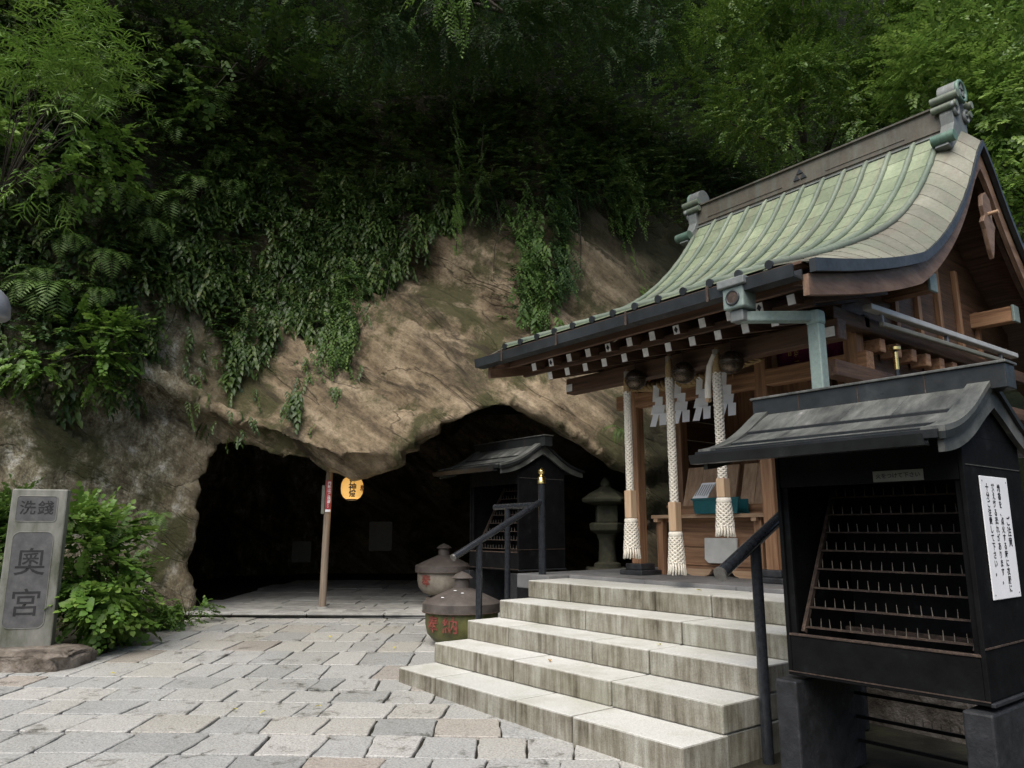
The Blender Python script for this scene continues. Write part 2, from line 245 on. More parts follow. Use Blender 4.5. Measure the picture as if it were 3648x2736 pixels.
# ------------------------------------------------------------------ mesh tools
class MB:
    def __init__(s): s.v = []; s.f = []; s.uv = None
    def add(s, vs, fs):
        o = len(s.v); s.v += [tuple(map(float, q)) for q in vs]; s.f += [tuple(i + o for i in f) for f in fs]; return s
    def box(s, x0, x1, y0, y1, z0, z1):
        return s.add([(x0, y0, z0), (x1, y0, z0), (x1, y1, z0), (x0, y1, z0), (x0, y0, z1), (x1, y0, z1), (x1, y1, z1), (x0, y1, z1)],
                     [(0, 3, 2, 1), (4, 5, 6, 7), (0, 1, 5, 4), (1, 2, 6, 5), (2, 3, 7, 6), (3, 0, 4, 7)])
    def beam(s, p0, p1, w, h, up=(0, 0, 1), w1=None, h1=None):
        p0 = Vector(p0); p1 = Vector(p1); d = (p1 - p0).normalized(); x = d.cross(Vector(up)).normalized(); y = x.cross(d)
        w1 = w if w1 is None else w1; h1 = h if h1 is None else h1; vs = []
        for p, ww, hh in ((p0, w, h), (p1, w1, h1)):
            for a, b in ((-1, -1), (1, -1), (1, 1), (-1, 1)): vs.append(p + x * a * ww / 2 + y * b * hh / 2)
        return s.add(vs, [(0, 1, 2, 3), (7, 6, 5, 4), (0, 4, 5, 1), (1, 5, 6, 2), (2, 6, 7, 3), (3, 7, 4, 0)])
    def tube(s, pts, r, n=10, caps=True):
        pts = [Vector(p) for p in pts]; k = len(pts); rr = r if hasattr(r, '__len__') else [r] * k
        ref = None; vs = []; fs = []
        for i, p in enumerate(pts):
            d = (pts[min(i + 1, k - 1)] - pts[max(i - 1, 0)]).normalized()
            if ref is None: ref = d.orthogonal().normalized()
            ref = (ref - d * ref.dot(d)).normalized(); y = d.cross(ref)
            for j in range(n):
                a = 2 * math.pi * j / n; vs.append(p + (ref * math.cos(a) + y * math.sin(a)) * rr[i])
        for i in range(k - 1):
            for j in range(n):
                a, b = i * n + j, i * n + (j + 1) % n; fs.append((a, b, b + n, a + n))
        if caps: fs.append(tuple(range(n - 1, -1, -1))); fs.append(tuple(range((k - 1) * n, k * n)))
        return s.add(vs, fs)
    def lathe(s, prof, n=32, c=(0, 0, 0), sx=1, sy=1):
        vs = []; fs = []; k = len(prof)
        for r, z in prof:
            for j in range(n):
                a = 2 * math.pi * j / n; vs.append((c[0] + r * math.cos(a) * sx, c[1] + r * math.sin(a) * sy, c[2] + z))
        for i in range(k - 1):
            for j in range(n):
                a, b = i * n + j, i * n + (j + 1) % n; fs.append((a, b, b + n, a + n))
        fs.append(tuple(range(n - 1, -1, -1))); fs.append(tuple(range((k - 1) * n, k * n)))
        return s.add(vs, fs)
    def prism(s, poly, fn):
        """closed polygon [(a, b)] extruded between fn(a, b, 0) and fn(a, b, 1)"""
        k = len(poly); vs = [fn(a, b, 0) for a, b in poly] + [fn(a, b, 1) for a, b in poly]
        fs = [tuple(range(k - 1, -1, -1)), tuple(range(k, 2 * k))] + [(i, (i + 1) % k, (i + 1) % k + k, i + k) for i in range(k)]
        return s.add(vs, fs)
    def strip(s, lo, hi, fn):
        """band between two open curves lo/hi [(a, b)], as a closed solid between fn(.,.,0) and fn(.,.,1)"""
        k = len(lo)
        vs = [fn(*q, 0) for q in lo] + [fn(*q, 0) for q in hi] + [fn(*q, 1) for q in lo] + [fn(*q, 1) for q in hi]; fs = []
        for i in range(k - 1):
            a, b, c, d = i, i + 1, k + i + 1, k + i
            fs += [(a, b, c, d), (a + 2 * k, d + 2 * k, c + 2 * k, b + 2 * k), (a, a + 2 * k, b + 2 * k, b), (d, c, c + 2 * k, d + 2 * k)]
        fs += [(0, k, 3 * k, 2 * k), (k - 1, 3 * k - 1, 4 * k - 1, 2 * k - 1)]
        return s.add(vs, fs)
    def grid(s, nu, nv, fn):
        vs = [fn(i / nu, j / nv) for j in range(nv + 1) for i in range(nu + 1)]; w = nu + 1
        return s.add(vs, [(j * w + i, j * w + i + 1, (j + 1) * w + i + 1, (j + 1) * w + i) for j in range(nv) for i in range(nu)])
    def mesh(s, name, mat, smooth=None, off=(0, 0, 0)):
        me = bpy.data.meshes.new(name)
        me.from_pydata([(a - off[0], b - off[1], c - off[2]) for a, b, c in s.v], [], s.f); me.update()
        if mat is not None: me.materials.append(mat)
        if smooth is not None:
            me.polygons.foreach_set('use_smooth', [True] * len(me.polygons))
            if smooth < 179: me.set_sharp_from_angle(angle=R(smooth))
        return me
    def build(s, name, mat, parent=None, smooth=None, bev=0.0, seg=2, local=False, fix=True):
        off = (0, 0, 0) if (local or parent is None) else base_of(parent)
        me = s.mesh(name, MAT[mat] if isinstance(mat, str) else mat, smooth, off)
        if fix:
            import bmesh
            bm = bmesh.new(); bm.from_mesh(me); bmesh.ops.recalc_face_normals(bm, faces=bm.faces); bm.to_mesh(me); bm.free()
        o = bpy.data.objects.new(name, me); COL.objects.link(o)
        if parent is not None: o.parent = parent
        if bev:
            b = o.modifiers.new('bevel', 'BEVEL'); b.width = bev; b.segments = seg; b.limit_method = 'ANGLE'; b.angle_limit = R(40)
        return o
def base_of(o):
    x = y = z = 0.0
    while o is not None: x += o.location[0]; y += o.location[1]; z += o.location[2]; o = o.parent
    return (x, y, z)
def tag(o, label, cat, group=None, kind=None):
    o['label'] = label; o['category'] = cat
    if group: o['group'] = group
    if kind: o['kind'] = kind
    return o
def struct(o, label=None):
    o['kind'] = 'structure'
    if label: o['label'] = label
    return o
def thing(name, label, cat, loc, group=None, rz=0.0):
    o = bpy.data.objects.new(name, None); COL.objects.link(o); o.empty_display_size = .1
    o.location = loc; o.rotation_euler = (0, 0, rz); return tag(o, label, cat, group)
def copy_tree(o, parent=None):
    c = o.copy(); COL.objects.link(c); c.parent = parent
    for ch in list(o.children): copy_tree(ch, c)
    return c
def B(name, mat, parent, x0, x1, y0, y1, z0, z1, bev=0.004, local=False):
    return MB().box(x0, x1, y0, y1, z0, z1).build(name, mat, parent, bev=bev, local=local, fix=False)
def text(name, body, size, loc, xd, yd, mat, parent, vertical=False, bold=0.0, lift=0.003, local=False, squash=1.0, ext=0.0):
    cu = bpy.data.curves.new('t', 'FONT'); cu.body = '\n'.join(body) if vertical else body
    cu.size = size; cu.align_x = 'CENTER'; cu.align_y = 'CENTER'; cu.offset = bold; cu.space_line = 1.02; cu.extrude = ext; cu.resolution_u = 3
    to = bpy.data.objects.new('t', cu); COL.objects.link(to)
    me = bpy.data.meshes.new_from_object(to.evaluated_get(bpy.context.evaluated_depsgraph_get()))
    bpy.data.objects.remove(to); bpy.data.curves.remove(cu)
    xd = Vector(xd).normalized(); yd = Vector(yd).normalized(); n = xd.cross(yd)
    off = Vector((0, 0, 0)) if (local or parent is None) else Vector(base_of(parent))
    for v in me.vertices: v.co = Vector(loc) - off + xd * v.co.x * squash + yd * v.co.y + n * (v.co.z + lift)
    me.materials.clear(); me.materials.append(MAT[mat])
    o = bpy.data.objects.new(name, me); COL.objects.link(o); o.parent = parent; return o

# ------------------------------------------------------------------ fast numpy meshes
def np_mesh(name, V, F, mat, rnd=None, smooth=True):
    """V (n,3), F (m,k) with one k"""
    me = bpy.data.meshes.new(name); n, k = F.shape
    me.vertices.add(len(V)); me.vertices.foreach_set('co', V.astype(np.float32).ravel())
    me.loops.add(n * k); me.loops.foreach_set('vertex_index', F.astype(np.int32).ravel())
    me.polygons.add(n); me.polygons.foreach_set('loop_start', np.arange(0, n * k, k, dtype=np.int32))
    me.polygons.foreach_set('use_smooth', np.full(n, smooth))
    me.update(calc_edges=True)
    if rnd is not None:
        a = me.attributes.new('rnd', 'FLOAT', 'POINT'); a.data.foreach_set('value', rnd.astype(np.float32))
    me.materials.append(MAT[mat] if isinstance(mat, str) else mat); return me
def frames(d, up):
    """rotation matrices (n,3,3) whose columns are side, d, normal"""
    d = d / np.linalg.norm(d, axis=1, keepdims=True); x = np.cross(d, up); l = np.linalg.norm(x, axis=1, keepdims=True)
    x = np.where(l > 1e-4, x / np.maximum(l, 1e-4), np.array([[1.0, 0, 0]])); z = np.cross(x, d); return np.stack([x, d, z], axis=2)
def scatter(tpl, pos_, rot, scl, rvar=.35):
    """tpl = (V, F, rnd): copies merged into arrays"""
    V, F, r = tpl; n = len(pos_)
    W = np.einsum('nij,kj->nki', rot, V) * scl[:, None, None] + pos_[:, None, :]
    FF = (F[None] + (np.arange(n) * len(V))[:, None, None]).reshape(-1, F.shape[1])
    rr = np.clip(r[None, :] * (1 - rvar) + RNG.random((n, 1)) * rvar, 0, 1).ravel()
    return W.reshape(-1, 3), FF, rr
def merge(parts):
    Vs, Fs, Rs = [], [], []; o = 0
    for V, F, r in parts: Vs.append(V); Fs.append(F + o); Rs.append(r); o += len(V)
    return np.concatenate(Vs), np.concatenate(Fs), np.concatenate(Rs)
def leaf_tpl(L, W, bend=.12, fold=.18, n=2):
    """one leaf along +y, normal +z, triangles"""
    if n == 1:
        V = np.array([(0, 0, 0), (-W / 2, L * .42, fold * W), (0, L * .48, 0), (W / 2, L * .42, fold * W), (0, L, -bend * L)])
        F = np.array([(0, 2, 1), (0, 3, 2), (1, 2, 4), (2, 3, 4)])
    else:
        V = np.array([(0, 0, 0), (-W * .42, L * .22, fold * W), (0, L * .25, .02 * L), (W * .42, L * .22, fold * W),
                      (-W * .46, L * .56, fold * W - bend * L * .3), (0, L * .6, -bend * L * .3), (W * .46, L * .56, fold * W - bend * L * .3), (0, L, -bend * L)])
        F = np.array([(0, 2, 1), (0, 3, 2), (1, 2, 5), (1, 5, 4), (2, 3, 6), (2, 6, 5), (4, 5, 7), (5, 6, 7)])
    return V, F, np.zeros(len(V))
def place_leaves(leaf, P0, Dv, Up, S, rv=None):
    rot = frames(np.array(Dv, float), np.array(Up, float)); V, F, r = scatter(leaf, np.array(P0, float), rot, np.array(S, float), 0)
    rv = RNG.random(len(P0)) if rv is None else rv
    return V, F, np.repeat(rv, len(leaf[0]))
def thin_stem(pts, r=.003):
    pts = np.array(pts, float); pts = pts[::4] if len(pts) > 5 else pts; Vs = []; Fs = []
    for i, p in enumerate(pts):
        for a in (0, 2.1, 4.2): Vs.append(p + np.array([math.cos(a), math.sin(a), 0]) * r)
    for i in range(len(pts) - 1):
        for j in range(3):
            a, b = i * 3 + j, i * 3 + (j + 1) % 3; Fs += [(a, b, b + 3), (a, b + 3, a + 3)]
    return np.array(Vs), np.array(Fs), np.full(len(Vs), .15)
# sprig templates: local frame  x side, y outwards from the wall, z up
def hang_sprig(k=10, length=.34, leaf=None, seed=0):
    rg = np.random.default_rng(seed); t = np.linspace(.05, 1, k)
    px = .05 * np.sin(t * 3 + rg.random() * 6); py = .06 * np.sin(t * 2.4) + .03; pz = -length * t
    P0 = np.stack([px, py, pz], 1); sd = np.where(np.arange(k) % 2 == 0, 1, -1) * (.5 + .6 * rg.random(k))
    Dv = np.stack([sd, .45 + .4 * rg.random(k), -.75 - .5 * rg.random(k)], 1)
    Up = np.stack([.25 * sd, .9 + 0 * sd, .55 + .3 * rg.random(k)], 1)
    return merge([place_leaves(leaf, P0, Dv, Up, .75 + .5 * rg.random(k)), thin_stem(P0)])
def bough_sprig(k=12, length=.3, leaf=None, seed=0, flat=.35, droop=.25):
    """leafy twig along +y with leaves to both sides, +z up"""
    rg = np.random.default_rng(seed); t = np.linspace(.1, 1, k)
    P0 = np.stack([.02 * np.sin(t * 4), length * t, -droop * length * t ** 2], 1)
    sd = np.where(np.arange(k) % 2 == 0, 1, -1) * (1 - .75 * (t > .95))
    Dv = np.stack([sd * (.9 + .3 * rg.random(k)), .6 + .5 * rg.random(k), flat * (rg.random(k) - .6)], 1)
    Up = np.stack([.7 * (rg.random(k) - .5), .9 * rg.random(k) - .1, 1 - .5 * rg.random(k)], 1)
    return merge([place_leaves(leaf, P0, Dv, Up, (.7 + .5 * rg.random(k)) * (1.05 - .3 * t)), thin_stem(P0)])
def fern_frond(L=.55, n=13, seed=0):
    rg = np.random.default_rng(seed); t = np.linspace(.12, 1, n); ang = .55 - 2.15 * t
    ds = L / n; y = np.cumsum(np.cos(ang) * ds); z = np.cumsum(np.sin(ang) * ds); P0 = np.stack([0 * y, y, z], 1)
    w = L * .30 * np.sin(np.pi * np.clip(.18 + .80 * t, 0, 1)) ** .8
    lf = leaf_tpl(1.0, .20, .10, .1, 1); parts = []
    for sgn in (-1, 1):
        Dv = np.stack([sgn * np.ones(n), .45 * np.cos(ang), .45 * np.sin(ang) - .12], 1)
        Up = np.stack([0 * t, -np.sin(ang), np.cos(ang)], 1)
        parts.append(place_leaves(lf, P0, Dv, Up, w * (.9 + .2 * rg.random(n)), .3 + .5 * t + .2 * rg.random(n)))
    parts.append(thin_stem(P0, .004)); return merge(parts)
def fern_plant(seed, nf=7, L=.55):
    rg = np.random.default_rng(seed); fr = [fern_frond(L * (.7 + .5 * rg.random()), 13, seed * 10 + i) for i in range(nf)]; parts = []
    for i, f in enumerate(fr):
        a = math.pi * (.08 + .84 * (i + .5 * rg.random()) / nf); el = .15 + .5 * rg.random()
        d = np.array([[math.cos(a) * .8, math.sin(a) * .8 + .1, el - .75 * (i % 2) - .15]]); parts.append(scatter(f, np.zeros((1, 3)), frames(d, np.array([[0, .3, 1.0]])), np.ones(1), .2))
    return merge(parts)
def orient(normals):
    """frames for wall sprigs: y out of the wall (level), z up, turned a little"""
    n = normals.copy(); n[:, 2] = 0; n /= np.maximum(np.linalg.norm(n, axis=1, keepdims=True), 1e-3)
    a = (RNG.random(len(n)) - .5) * 1.6; c, s = np.cos(a), np.sin(a)
    y = np.stack([n[:, 0] * c - n[:, 1] * s, n[:, 0] * s + n[:, 1] * c, (RNG.random(len(n)) - .4) * .5], 1); y /= np.linalg.norm(y, axis=1, keepdims=True)
    x = np.cross(y, np.array([[0, 0, 1.0]])); x /= np.linalg.norm(x, axis=1, keepdims=True); z = np.cross(x, y); return np.stack([x, y, z], 2)
def link_np(name, tri, mat, parent=None):
    o = bpy.data.objects.new(name, np_mesh(name, *tri[:2], mat, tri[2])); COL.objects.link(o); o.parent = parent; return o
# ------------------------------------------------------------------ the cliff with its cave (a solid cut out of a field, then skinned)
LIP_U = [-6.0, -5.02, -4.62, -4.19, -3.61, -3.02, -2.59, -2.10, -1.75, -1.61, -1.33, -.76, -.19, .53, .89, 1.24, 1.7, 3]
LIP_Z = [2.75, 2.80, 2.78, 2.73, 2.56, 2.35, 2.24, 2.31, 2.45, 2.70, 2.92, 3.14, 3.32, 3.10, 2.88, 2.67, 2.45, 2.2]
def sstep(x, a, b): t = np.clip((x - a) / (b - a), 0, 1); return t * t * (3 - 2 * t)
def face(u, z):
    base = np.interp(u, [-14, -8, -6.6, -5.6, -5.0, -4.3, -2, .6, 2.2, 4, 6, 10, 16], [9.4, 9.9, 10.4, 11.25, 11.65, 11.5, 11.25, 10.95, 11.9, 13.4, 14.9, 16.3, 18])
    lean = np.interp(z, [-1, 1.8, 2.6, 3.4, 4.6, 6, 9, 13], [.12, .06, 0, .28, .95, 1.75, 2.7, 3.4])
    wl = np.interp(u, [-7, -5.2, -3.5], [.35, .55, 1.0]); d = base + lean * wl
    zb = np.interp(u, [-7, -5.63, -5.33, -4.36, -3.48, -2.6, -1.82, -1], [3.9, 3.69, 3.54, 3.14, 2.81, 2.49, 2.56, 2.8])
    wb = sstep(u, -6.8, -5.6) * (1 - sstep(u, -2.4, -1.6))
    d = d + wb * np.where(z < zb, .24 * sstep(zb - z, -.05, .28), -.22 * np.exp(-np.maximum(z - zb, 0) / .42) * sstep(z - zb, -.10, .06) - 0.0)
    # a hollow running down from the upper left of the bare rock, a shoulder to its right
    q = (z - (6.3 - .62 * (u + 1.9)))
    d = d + .28 * np.exp(-(q / .38) ** 2) * sstep(u, -2.6, -1.8) * (1 - sstep(u, .1, .9))
    return d
def cliff_mesh():
    h = .075; U = np.arange(-9.6, 9.0, h); DD = np.arange(8.8, 23.2, h); Z = np.arange(-.35, 10.6, h)
    u2, z2 = np.meshgrid(U, Z, indexing='ij'); f2 = face(u2, z2)
    S = (f2[:, None, :] - DD[None, :, None]).astype(np.float32)
    # hollow of the cave
    uu = U[:, None, None]; dd = DD[None, :, None]; zz = Z[None, None, :]
    fl = np.interp(U, LIP_U, LIP_Z)[:, None, None] + .75 * np.clip(dd - 11.75, 0, 2.5)
    jamb = np.interp(Z, [-.4, .2, 1.06, 2.05, 2.59, 2.85], [-4.93, -4.97, -5.12, -5.02, -4.88, -4.6])[None, None, :]
    c1 = fl - zz; c2 = (uu - jamb + 1.3 * np.clip(dd - 11.95, 0, 2.4)) * .7; c3 = (1.75 + .8 * np.clip(dd - 11.6, 0, 1.5) - uu) * .8; c4 = 22.2 - dd
    def smin(a, b, k): hh = np.clip(.5 + .5 * (b - a) / k, 0, 1); return b * (1 - hh) + a * hh - k * hh * (1 - hh)
    c = smin(smin(c1 + 0 * uu, c2 + 0 * c1, .22), c3, .35); c = np.minimum(c, c4).astype(np.float32)
    k = .05; hh = np.clip(.5 + .5 * (c - S) / k, 0, 1); S = S * (1 - hh) + c * hh + k * hh * (1 - hh)      # rock where S < 0
    ins = S < 0
    nx, ny, nzz = S.shape
    cnt = np.zeros((nx - 1, ny - 1, nzz - 1), np.int8)
    for a in (0, 1):
        for b in (0, 1):
            for d in (0, 1): cnt += ins[a:nx - 1 + a, b:ny - 1 + b, d:nzz - 1 + d]
    act = (cnt > 0) & (cnt < 8); idx = -np.ones(act.shape, np.int64); ii = np.argwhere(act); idx[act] = np.arange(len(ii))
    corners = np.array([(a, b, d) for a in (0, 1) for b in (0, 1) for d in (0, 1)])
    val = np.stack([S[ii[:, 0] + a, ii[:, 1] + b, ii[:, 2] + d] for a, b, d in corners], 1)
    acc = np.zeros((len(ii), 3)); n = np.zeros(len(ii))
    for i in range(8):
        for j in range(i + 1, 8):
            if np.abs(corners[i] - corners[j]).sum() != 1: continue
            a, b = val[:, i], val[:, j]; m = (a < 0) != (b < 0); t = np.where(m, a / np.where(m, a - b, 1), 0)
            acc += np.where(m[:, None], corners[i] + t[:, None] * (corners[j] - corners[i]), 0); n += m
    V = (ii + acc / n[:, None]) * h + np.array([U[0], DD[0], Z[0]])
    Q = []
    for ax in range(3):
        sl0 = [slice(None)] * 3; sl1 = [slice(None)] * 3; sl0[ax] = slice(0, -1); sl1[ax] = slice(1, None)
        ch = ins[tuple(sl0)] != ins[tuple(sl1)]; e = np.argwhere(ch); o1, o2 = [a for a in range(3) if a != ax]
        ok = (e[:, o1] > 0) & (e[:, o2] > 0) & (e[:, o1] < S.shape[o1] - 1) & (e[:, o2] < S.shape[o2] - 1); e = e[ok]
        q = []
        for da, db in ((1, 1), (0, 1), (0, 0), (1, 0)):
            w = e.copy(); w[:, o1] -= da; w[:, o2] -= db; q.append(idx[w[:, 0], w[:, 1], w[:, 2]])
        q = np.stack(q, 1); flip = ins[tuple(e.T)] ^ (ax == 1); q[flip] = q[flip][:, ::-1]; Q.append(q)
    Q = np.concatenate(Q); Q = Q[(Q >= 0).all(1)]
    # normals and erosion
    def normals(V):
        fn = np.cross(V[Q[:, 2]] - V[Q[:, 0]], V[Q[:, 3]] - V[Q[:, 1]]); N = np.zeros_like(V)
        for i in range(4): np.add.at(N, Q[:, i], fn)
        return N / np.maximum(np.linalg.norm(N, axis=1, keepdims=True), 1e-9)
    N = normals(V)
    if (N[:, 1] * (V[:, 1] < 13)).sum() > 0: Q = Q[:, ::-1]; N = -N
    ca, sa = math.cos(R(36)), math.sin(R(36)); disp = np.empty(len(V))
    for i, (a, b, d) in enumerate(V):
        e1 = a * ca - d * sa; e2 = a * sa + d * ca
        s = .13 * noise.noise((a * .55, b * .55, d * .55 + 3)) + .05 * noise.noise((e1 * .35, e2 * 1.9, b * .6))
        s += .035 * noise.noise((e1 * 1.0, e2 * 5.0, b * 1.5)) + .04 * noise.noise((a * 3.1, b * 3.1, d * 3.1)) + .02 * noise.noise((a * 7, b * 7, d * 7))
        t = e2 * 1.7 + 1.3 * noise.noise((e1 * .30, e2 * .5, 3.0)) + .12 * noise.noise((e1 * 2.5, e2 * 2.5, b)); s += .085 * (t - math.floor(t) - .5) * max(0, min(1, .5 + 1.6 * noise.noise((e1 * .4, e2 * .9, 8.0))))
        t = e2 * .62 + .5 * noise.noise((e1 * .16, e2 * .4, 6.0)) + .05 * noise.noise((e1 * 1.5, e2 * 1.5, b)); s += .17 * (t - math.floor(t) - .5) * min(1, max(0, (d - 2.2)))
        r = abs(noise.noise((e1 * .28 + 5, e2 * 1.25, b * .3 + 2))); s -= .10 * max(0, 1 - r * 7)
        disp[i] = s
    V = V + N * disp[:, None]; N = normals(V)
    W = V[:, :1] * RT[None] + V[:, 1:2] * FH[None]; W[:, 2] = V[:, 2]
    NW = N[:, :1] * RT[None] + N[:, 1:2] * FH[None]; NW[:, 2] = N[:, 2]
    return V, W, NW, Q
CV, CW, CN, CQ = cliff_mesh()
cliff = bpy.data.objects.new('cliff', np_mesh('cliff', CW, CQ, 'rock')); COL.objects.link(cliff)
struct(cliff, 'tan sandstone cliff with a low cave mouth, hung with creepers')

# hillside above and beside the cliff
def hill_D(u, z):
    f = float(face(np.array(u), np.array(min(z, 9.5))))
    return f + .55 + max(0, z - 9.5) * .34 + max(0, abs(u + 1) - 8.5) * .12 + .5 * noise.noise((u * .4, z * .4, 2))
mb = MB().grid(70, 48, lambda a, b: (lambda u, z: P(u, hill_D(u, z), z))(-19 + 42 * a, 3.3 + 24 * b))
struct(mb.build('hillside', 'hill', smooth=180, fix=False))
mbs = MB().grid(8, 8, lambda a, b: (lambda u, z: P(u, hill_D(9, z) - 0.4 + (u - 8.6) * .12, z))(8.6 + 12 * a, -.3 + 4 * b))
struct(mbs.build('hillside_foot', 'hill', smooth=180, fix=False))
mbs = MB().grid(8, 8, lambda a, b: (lambda u, z: P(u, 9.9 + .3 * noise.noise((u, z, 1)), z))(-20 + 10.6 * a, -.3 + 4.2 * b))
struct(mbs.build('hillside_foot', 'hill', smooth=180, fix=False))

# ------------------------------------------------------------------ ground, paving, cave floor
def gnd(a, b):
    u = -40 + 80 * a; D = -25 + 55 * b; return P(u, D, gz(D) - .03 + .012 * noise.noise((u * .8, D * .8, 0)))
ground = struct(MB().grid(100, 90, gnd).build('ground', 'soil', smooth=180, fix=False))
paving = struct(MB().grid(30, 30, lambda a, b: (lambda u, D: P(u, D, gz(D) - .022))(-8 + 12 * a, 2 + 9.4 * b)).build('courtyard_paving', 'soil', fix=False), 'grey granite courtyard paving laid in uneven rows')
def stone_mesh(corner, top, th=.06, rd=.035, jit=.007, lip=.005):
    """four corners (u, D) in order; an uneven rounded block"""
    c = [np.array(q) for q in corner]; pts = []
    for i in range(4):
        p, q, o = c[i], c[(i + 1) % 4], c[i - 1]; e1 = (q - p) / np.linalg.norm(q - p); e0 = (o - p) / np.linalg.norm(o - p)
        r0 = rd * random.uniform(.5, 1.6); pts.append(p + e0 * r0); pts.append(p + (e0 + e1) * r0 * .33); pts.append(p + e1 * r0)
        L = np.linalg.norm(q - p); k = 4 if L > .35 else 2
        for t in np.linspace(0, 1, k + 2)[1:-1]:
            nrm = np.array([e1[1], -e1[0]]); pts.append(p + (q - p) * t + nrm * random.uniform(-jit, jit))
    cen = sum(pts) / len(pts); k = len(pts); vs = []; tz = [random.uniform(-.005, .005)] + [random.uniform(-.004, .004) for _ in range(2)]
    def z_at(q): return top(q) + tz[0] + tz[1] * 6 * (q[0] - cen[0]) * .3 + tz[2] * (q[1] - cen[1]) * .3
    for s, dz in ((-lip * 1.5, 0), (0, -lip), (.004, -th)):
        for q in pts:
            d = (q - cen) / np.linalg.norm(q - cen); w = q + d * s; vs.append(P(w[0], w[1], z_at(q) + dz))
    fs = [tuple(range(k))] + [(r * k + i, (r + 1) * k + i, (r + 1) * k + (i + 1) % k, r * k + (i + 1) % k) for r in (0, 1) for i in range(k)]
    return MB().add(vs, fs)
ROWS = [11.34, 10.98, 10.72, 10.08, 9.46, 8.82, 8.11, 7.47, 7.02, 6.59, 6.16, 5.71, 5.22, 4.80, 4.36, 3.92]
def rowline(k, u): return ROWS[k] - .045 * (u + 1.5) + .022 * noise.noise((u * 1.3, k * 3.7, 0)) + .008 * noise.noise((u * 5, k * 1.7, 4))
npav = 0
for k in range(len(ROWS) - 1):
    Df, Dn = ROWS[k], ROWS[k + 1]; dep = Df - Dn
    left = -4.85 + .25 * random.random() if Dn > 8.0 else (-5.25 if Dn > 7.4 else -.74 * Df - .3)
    u = left; sh = random.uniform(-.03, .09)
    while u < 1.6:
        w = random.uniform(.28, .54) * (1.0 if dep > .36 else 1.25); w = .22 if random.random() < .06 else w
        u1 = u + w; sh1 = random.uniform(-.03, .06); g = .004 + .009 * random.random()
        uc = (u + u1) / 2; x, y, _ = P(uc, (Df + Dn) / 2, 0)
        cn = [P(a, b, 0) for a in (u, u1) for b in (Df - .045 * (a + 1.5), Dn - .045 * (a + 1.5))]
        inside = all((x > -6.40 and y > 3.76) or (x > -6.95 and y > 5.7) for x, y, _ in cn) or (x > -2.95 and y > 3.6)
        if not inside:
            cs = [(u + g, rowline(k + 1, u) + g), (u1 - g, rowline(k + 1, u1) + g), (u1 + sh1 - g, rowline(k, u1) - g), (u + sh + g, rowline(k, u) - g)]
            stone_mesh(cs, lambda q: gz(q[1]), rd=.02 if dep > .4 else .014).build('paving_stone', 'paving', paving, fix=False); npav += 1
        u = u1; sh = sh1
# raised cave floor behind a kerb
cz = .215
cavef = struct(MB().grid(6, 6, lambda a, b: P(-6.2 + 9.5 * a, 11.46 + 11.5 * b, cz - .02)).build('cave_floor', 'soil', fix=False), 'stone slab floor running back into the dark cave')
CR = [11.44, 11.70, 12.02, 12.40, 12.85, 13.35, 13.95, 14.7, 15.6, 16.6, 17.8]
for k in range(len(CR) - 1):
    u = -5.3 + .4 * random.random(); sh = 0
    while u < 1.2:
        w = random.uniform(.5, .85) if k else random.uniform(.8, 1.3); u1 = u + w; sh1 = random.uniform(-.02, .05); g = .008
        cs = [(u + g, CR[k] + g - .03 * u), (u1 - g, CR[k] + g - .03 * u1), (u1 + sh1 - g, CR[k + 1] - g - .03 * u1), (u + sh + g, CR[k + 1] - g - .03 * u)]
        stone_mesh(cs, lambda q: cz + .012 * max(0, q[1] - 11.6), rd=.012, jit=.004).build('floor_slab', 'cave_slab', cavef, fix=False); u = u1; sh = sh1
# ------------------------------------------------------------------ granite steps and platform
RS = EYE / 8; SY = [3.73, 4.135, 4.53, 4.92, 5.33, 5.92]; SX0, SX1 = -6.42, -3.08
steps = thing('stone_steps', 'flight of five pale granite steps leading up to the shrine platform', 'steps', (-4.75, 3.73, 0))
JO = [[-5.79, -4.67, -4.045], [-5.2, -4.055], [-5.78, -4.65, -4.03], [-5.13, -4.02], [-5.77, -4.65, -4.03]]
for k in range(5):
    xs = [SX0] + JO[k] + [SX1]; dx = [0, -.02, -.03, 0.0, -.02][k]
    for i in range(len(xs) - 1):
        a = xs[i] + (.007 if i else dx); b = xs[i + 1] - (.007 if i < len(xs) - 2 else 0)
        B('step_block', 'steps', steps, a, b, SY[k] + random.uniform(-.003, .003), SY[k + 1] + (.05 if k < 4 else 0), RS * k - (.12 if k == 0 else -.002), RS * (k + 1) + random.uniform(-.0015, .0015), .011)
    if k < 4:
        y0 = SY[k + 1] + .055; n = 2 if k < 3 else 1
        for i in range(n):
            ya = y0 + (5.92 - y0) * i / n; yb = y0 + (5.92 - y0) * (i + 1) / n - .006
            for xa, xb in ((SX0 + .012, SX0 + .6), (SX1 - .6, SX1 - .012)):
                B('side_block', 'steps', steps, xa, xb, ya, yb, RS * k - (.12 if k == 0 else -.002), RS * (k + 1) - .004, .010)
PZ = .945
plat = thing('shrine_platform', 'low dark grey stone platform carrying the wooden shrine behind the steps', 'platform', (-4.75, 8, 0))
for xa, xb in ((-6.43, -5.3), (-5.295, -4.2), (-4.195, -3.1), (-3.095, -2.3)):
    for ya, yb in ((5.925, 7.0), (7.005, 9.2), (9.205, 12.3)): B('floor_slab', 'slab', plat, xa, xb, ya, yb, PZ - .16, PZ, .006)
B('floor_slab', 'slab', plat, -7.0, -6.435, 5.62, 7.9, PZ - .16, PZ, .012); B('floor_slab', 'slab', plat, -7.0, -6.435, 7.905, 12.3, PZ - .16, PZ, .012)
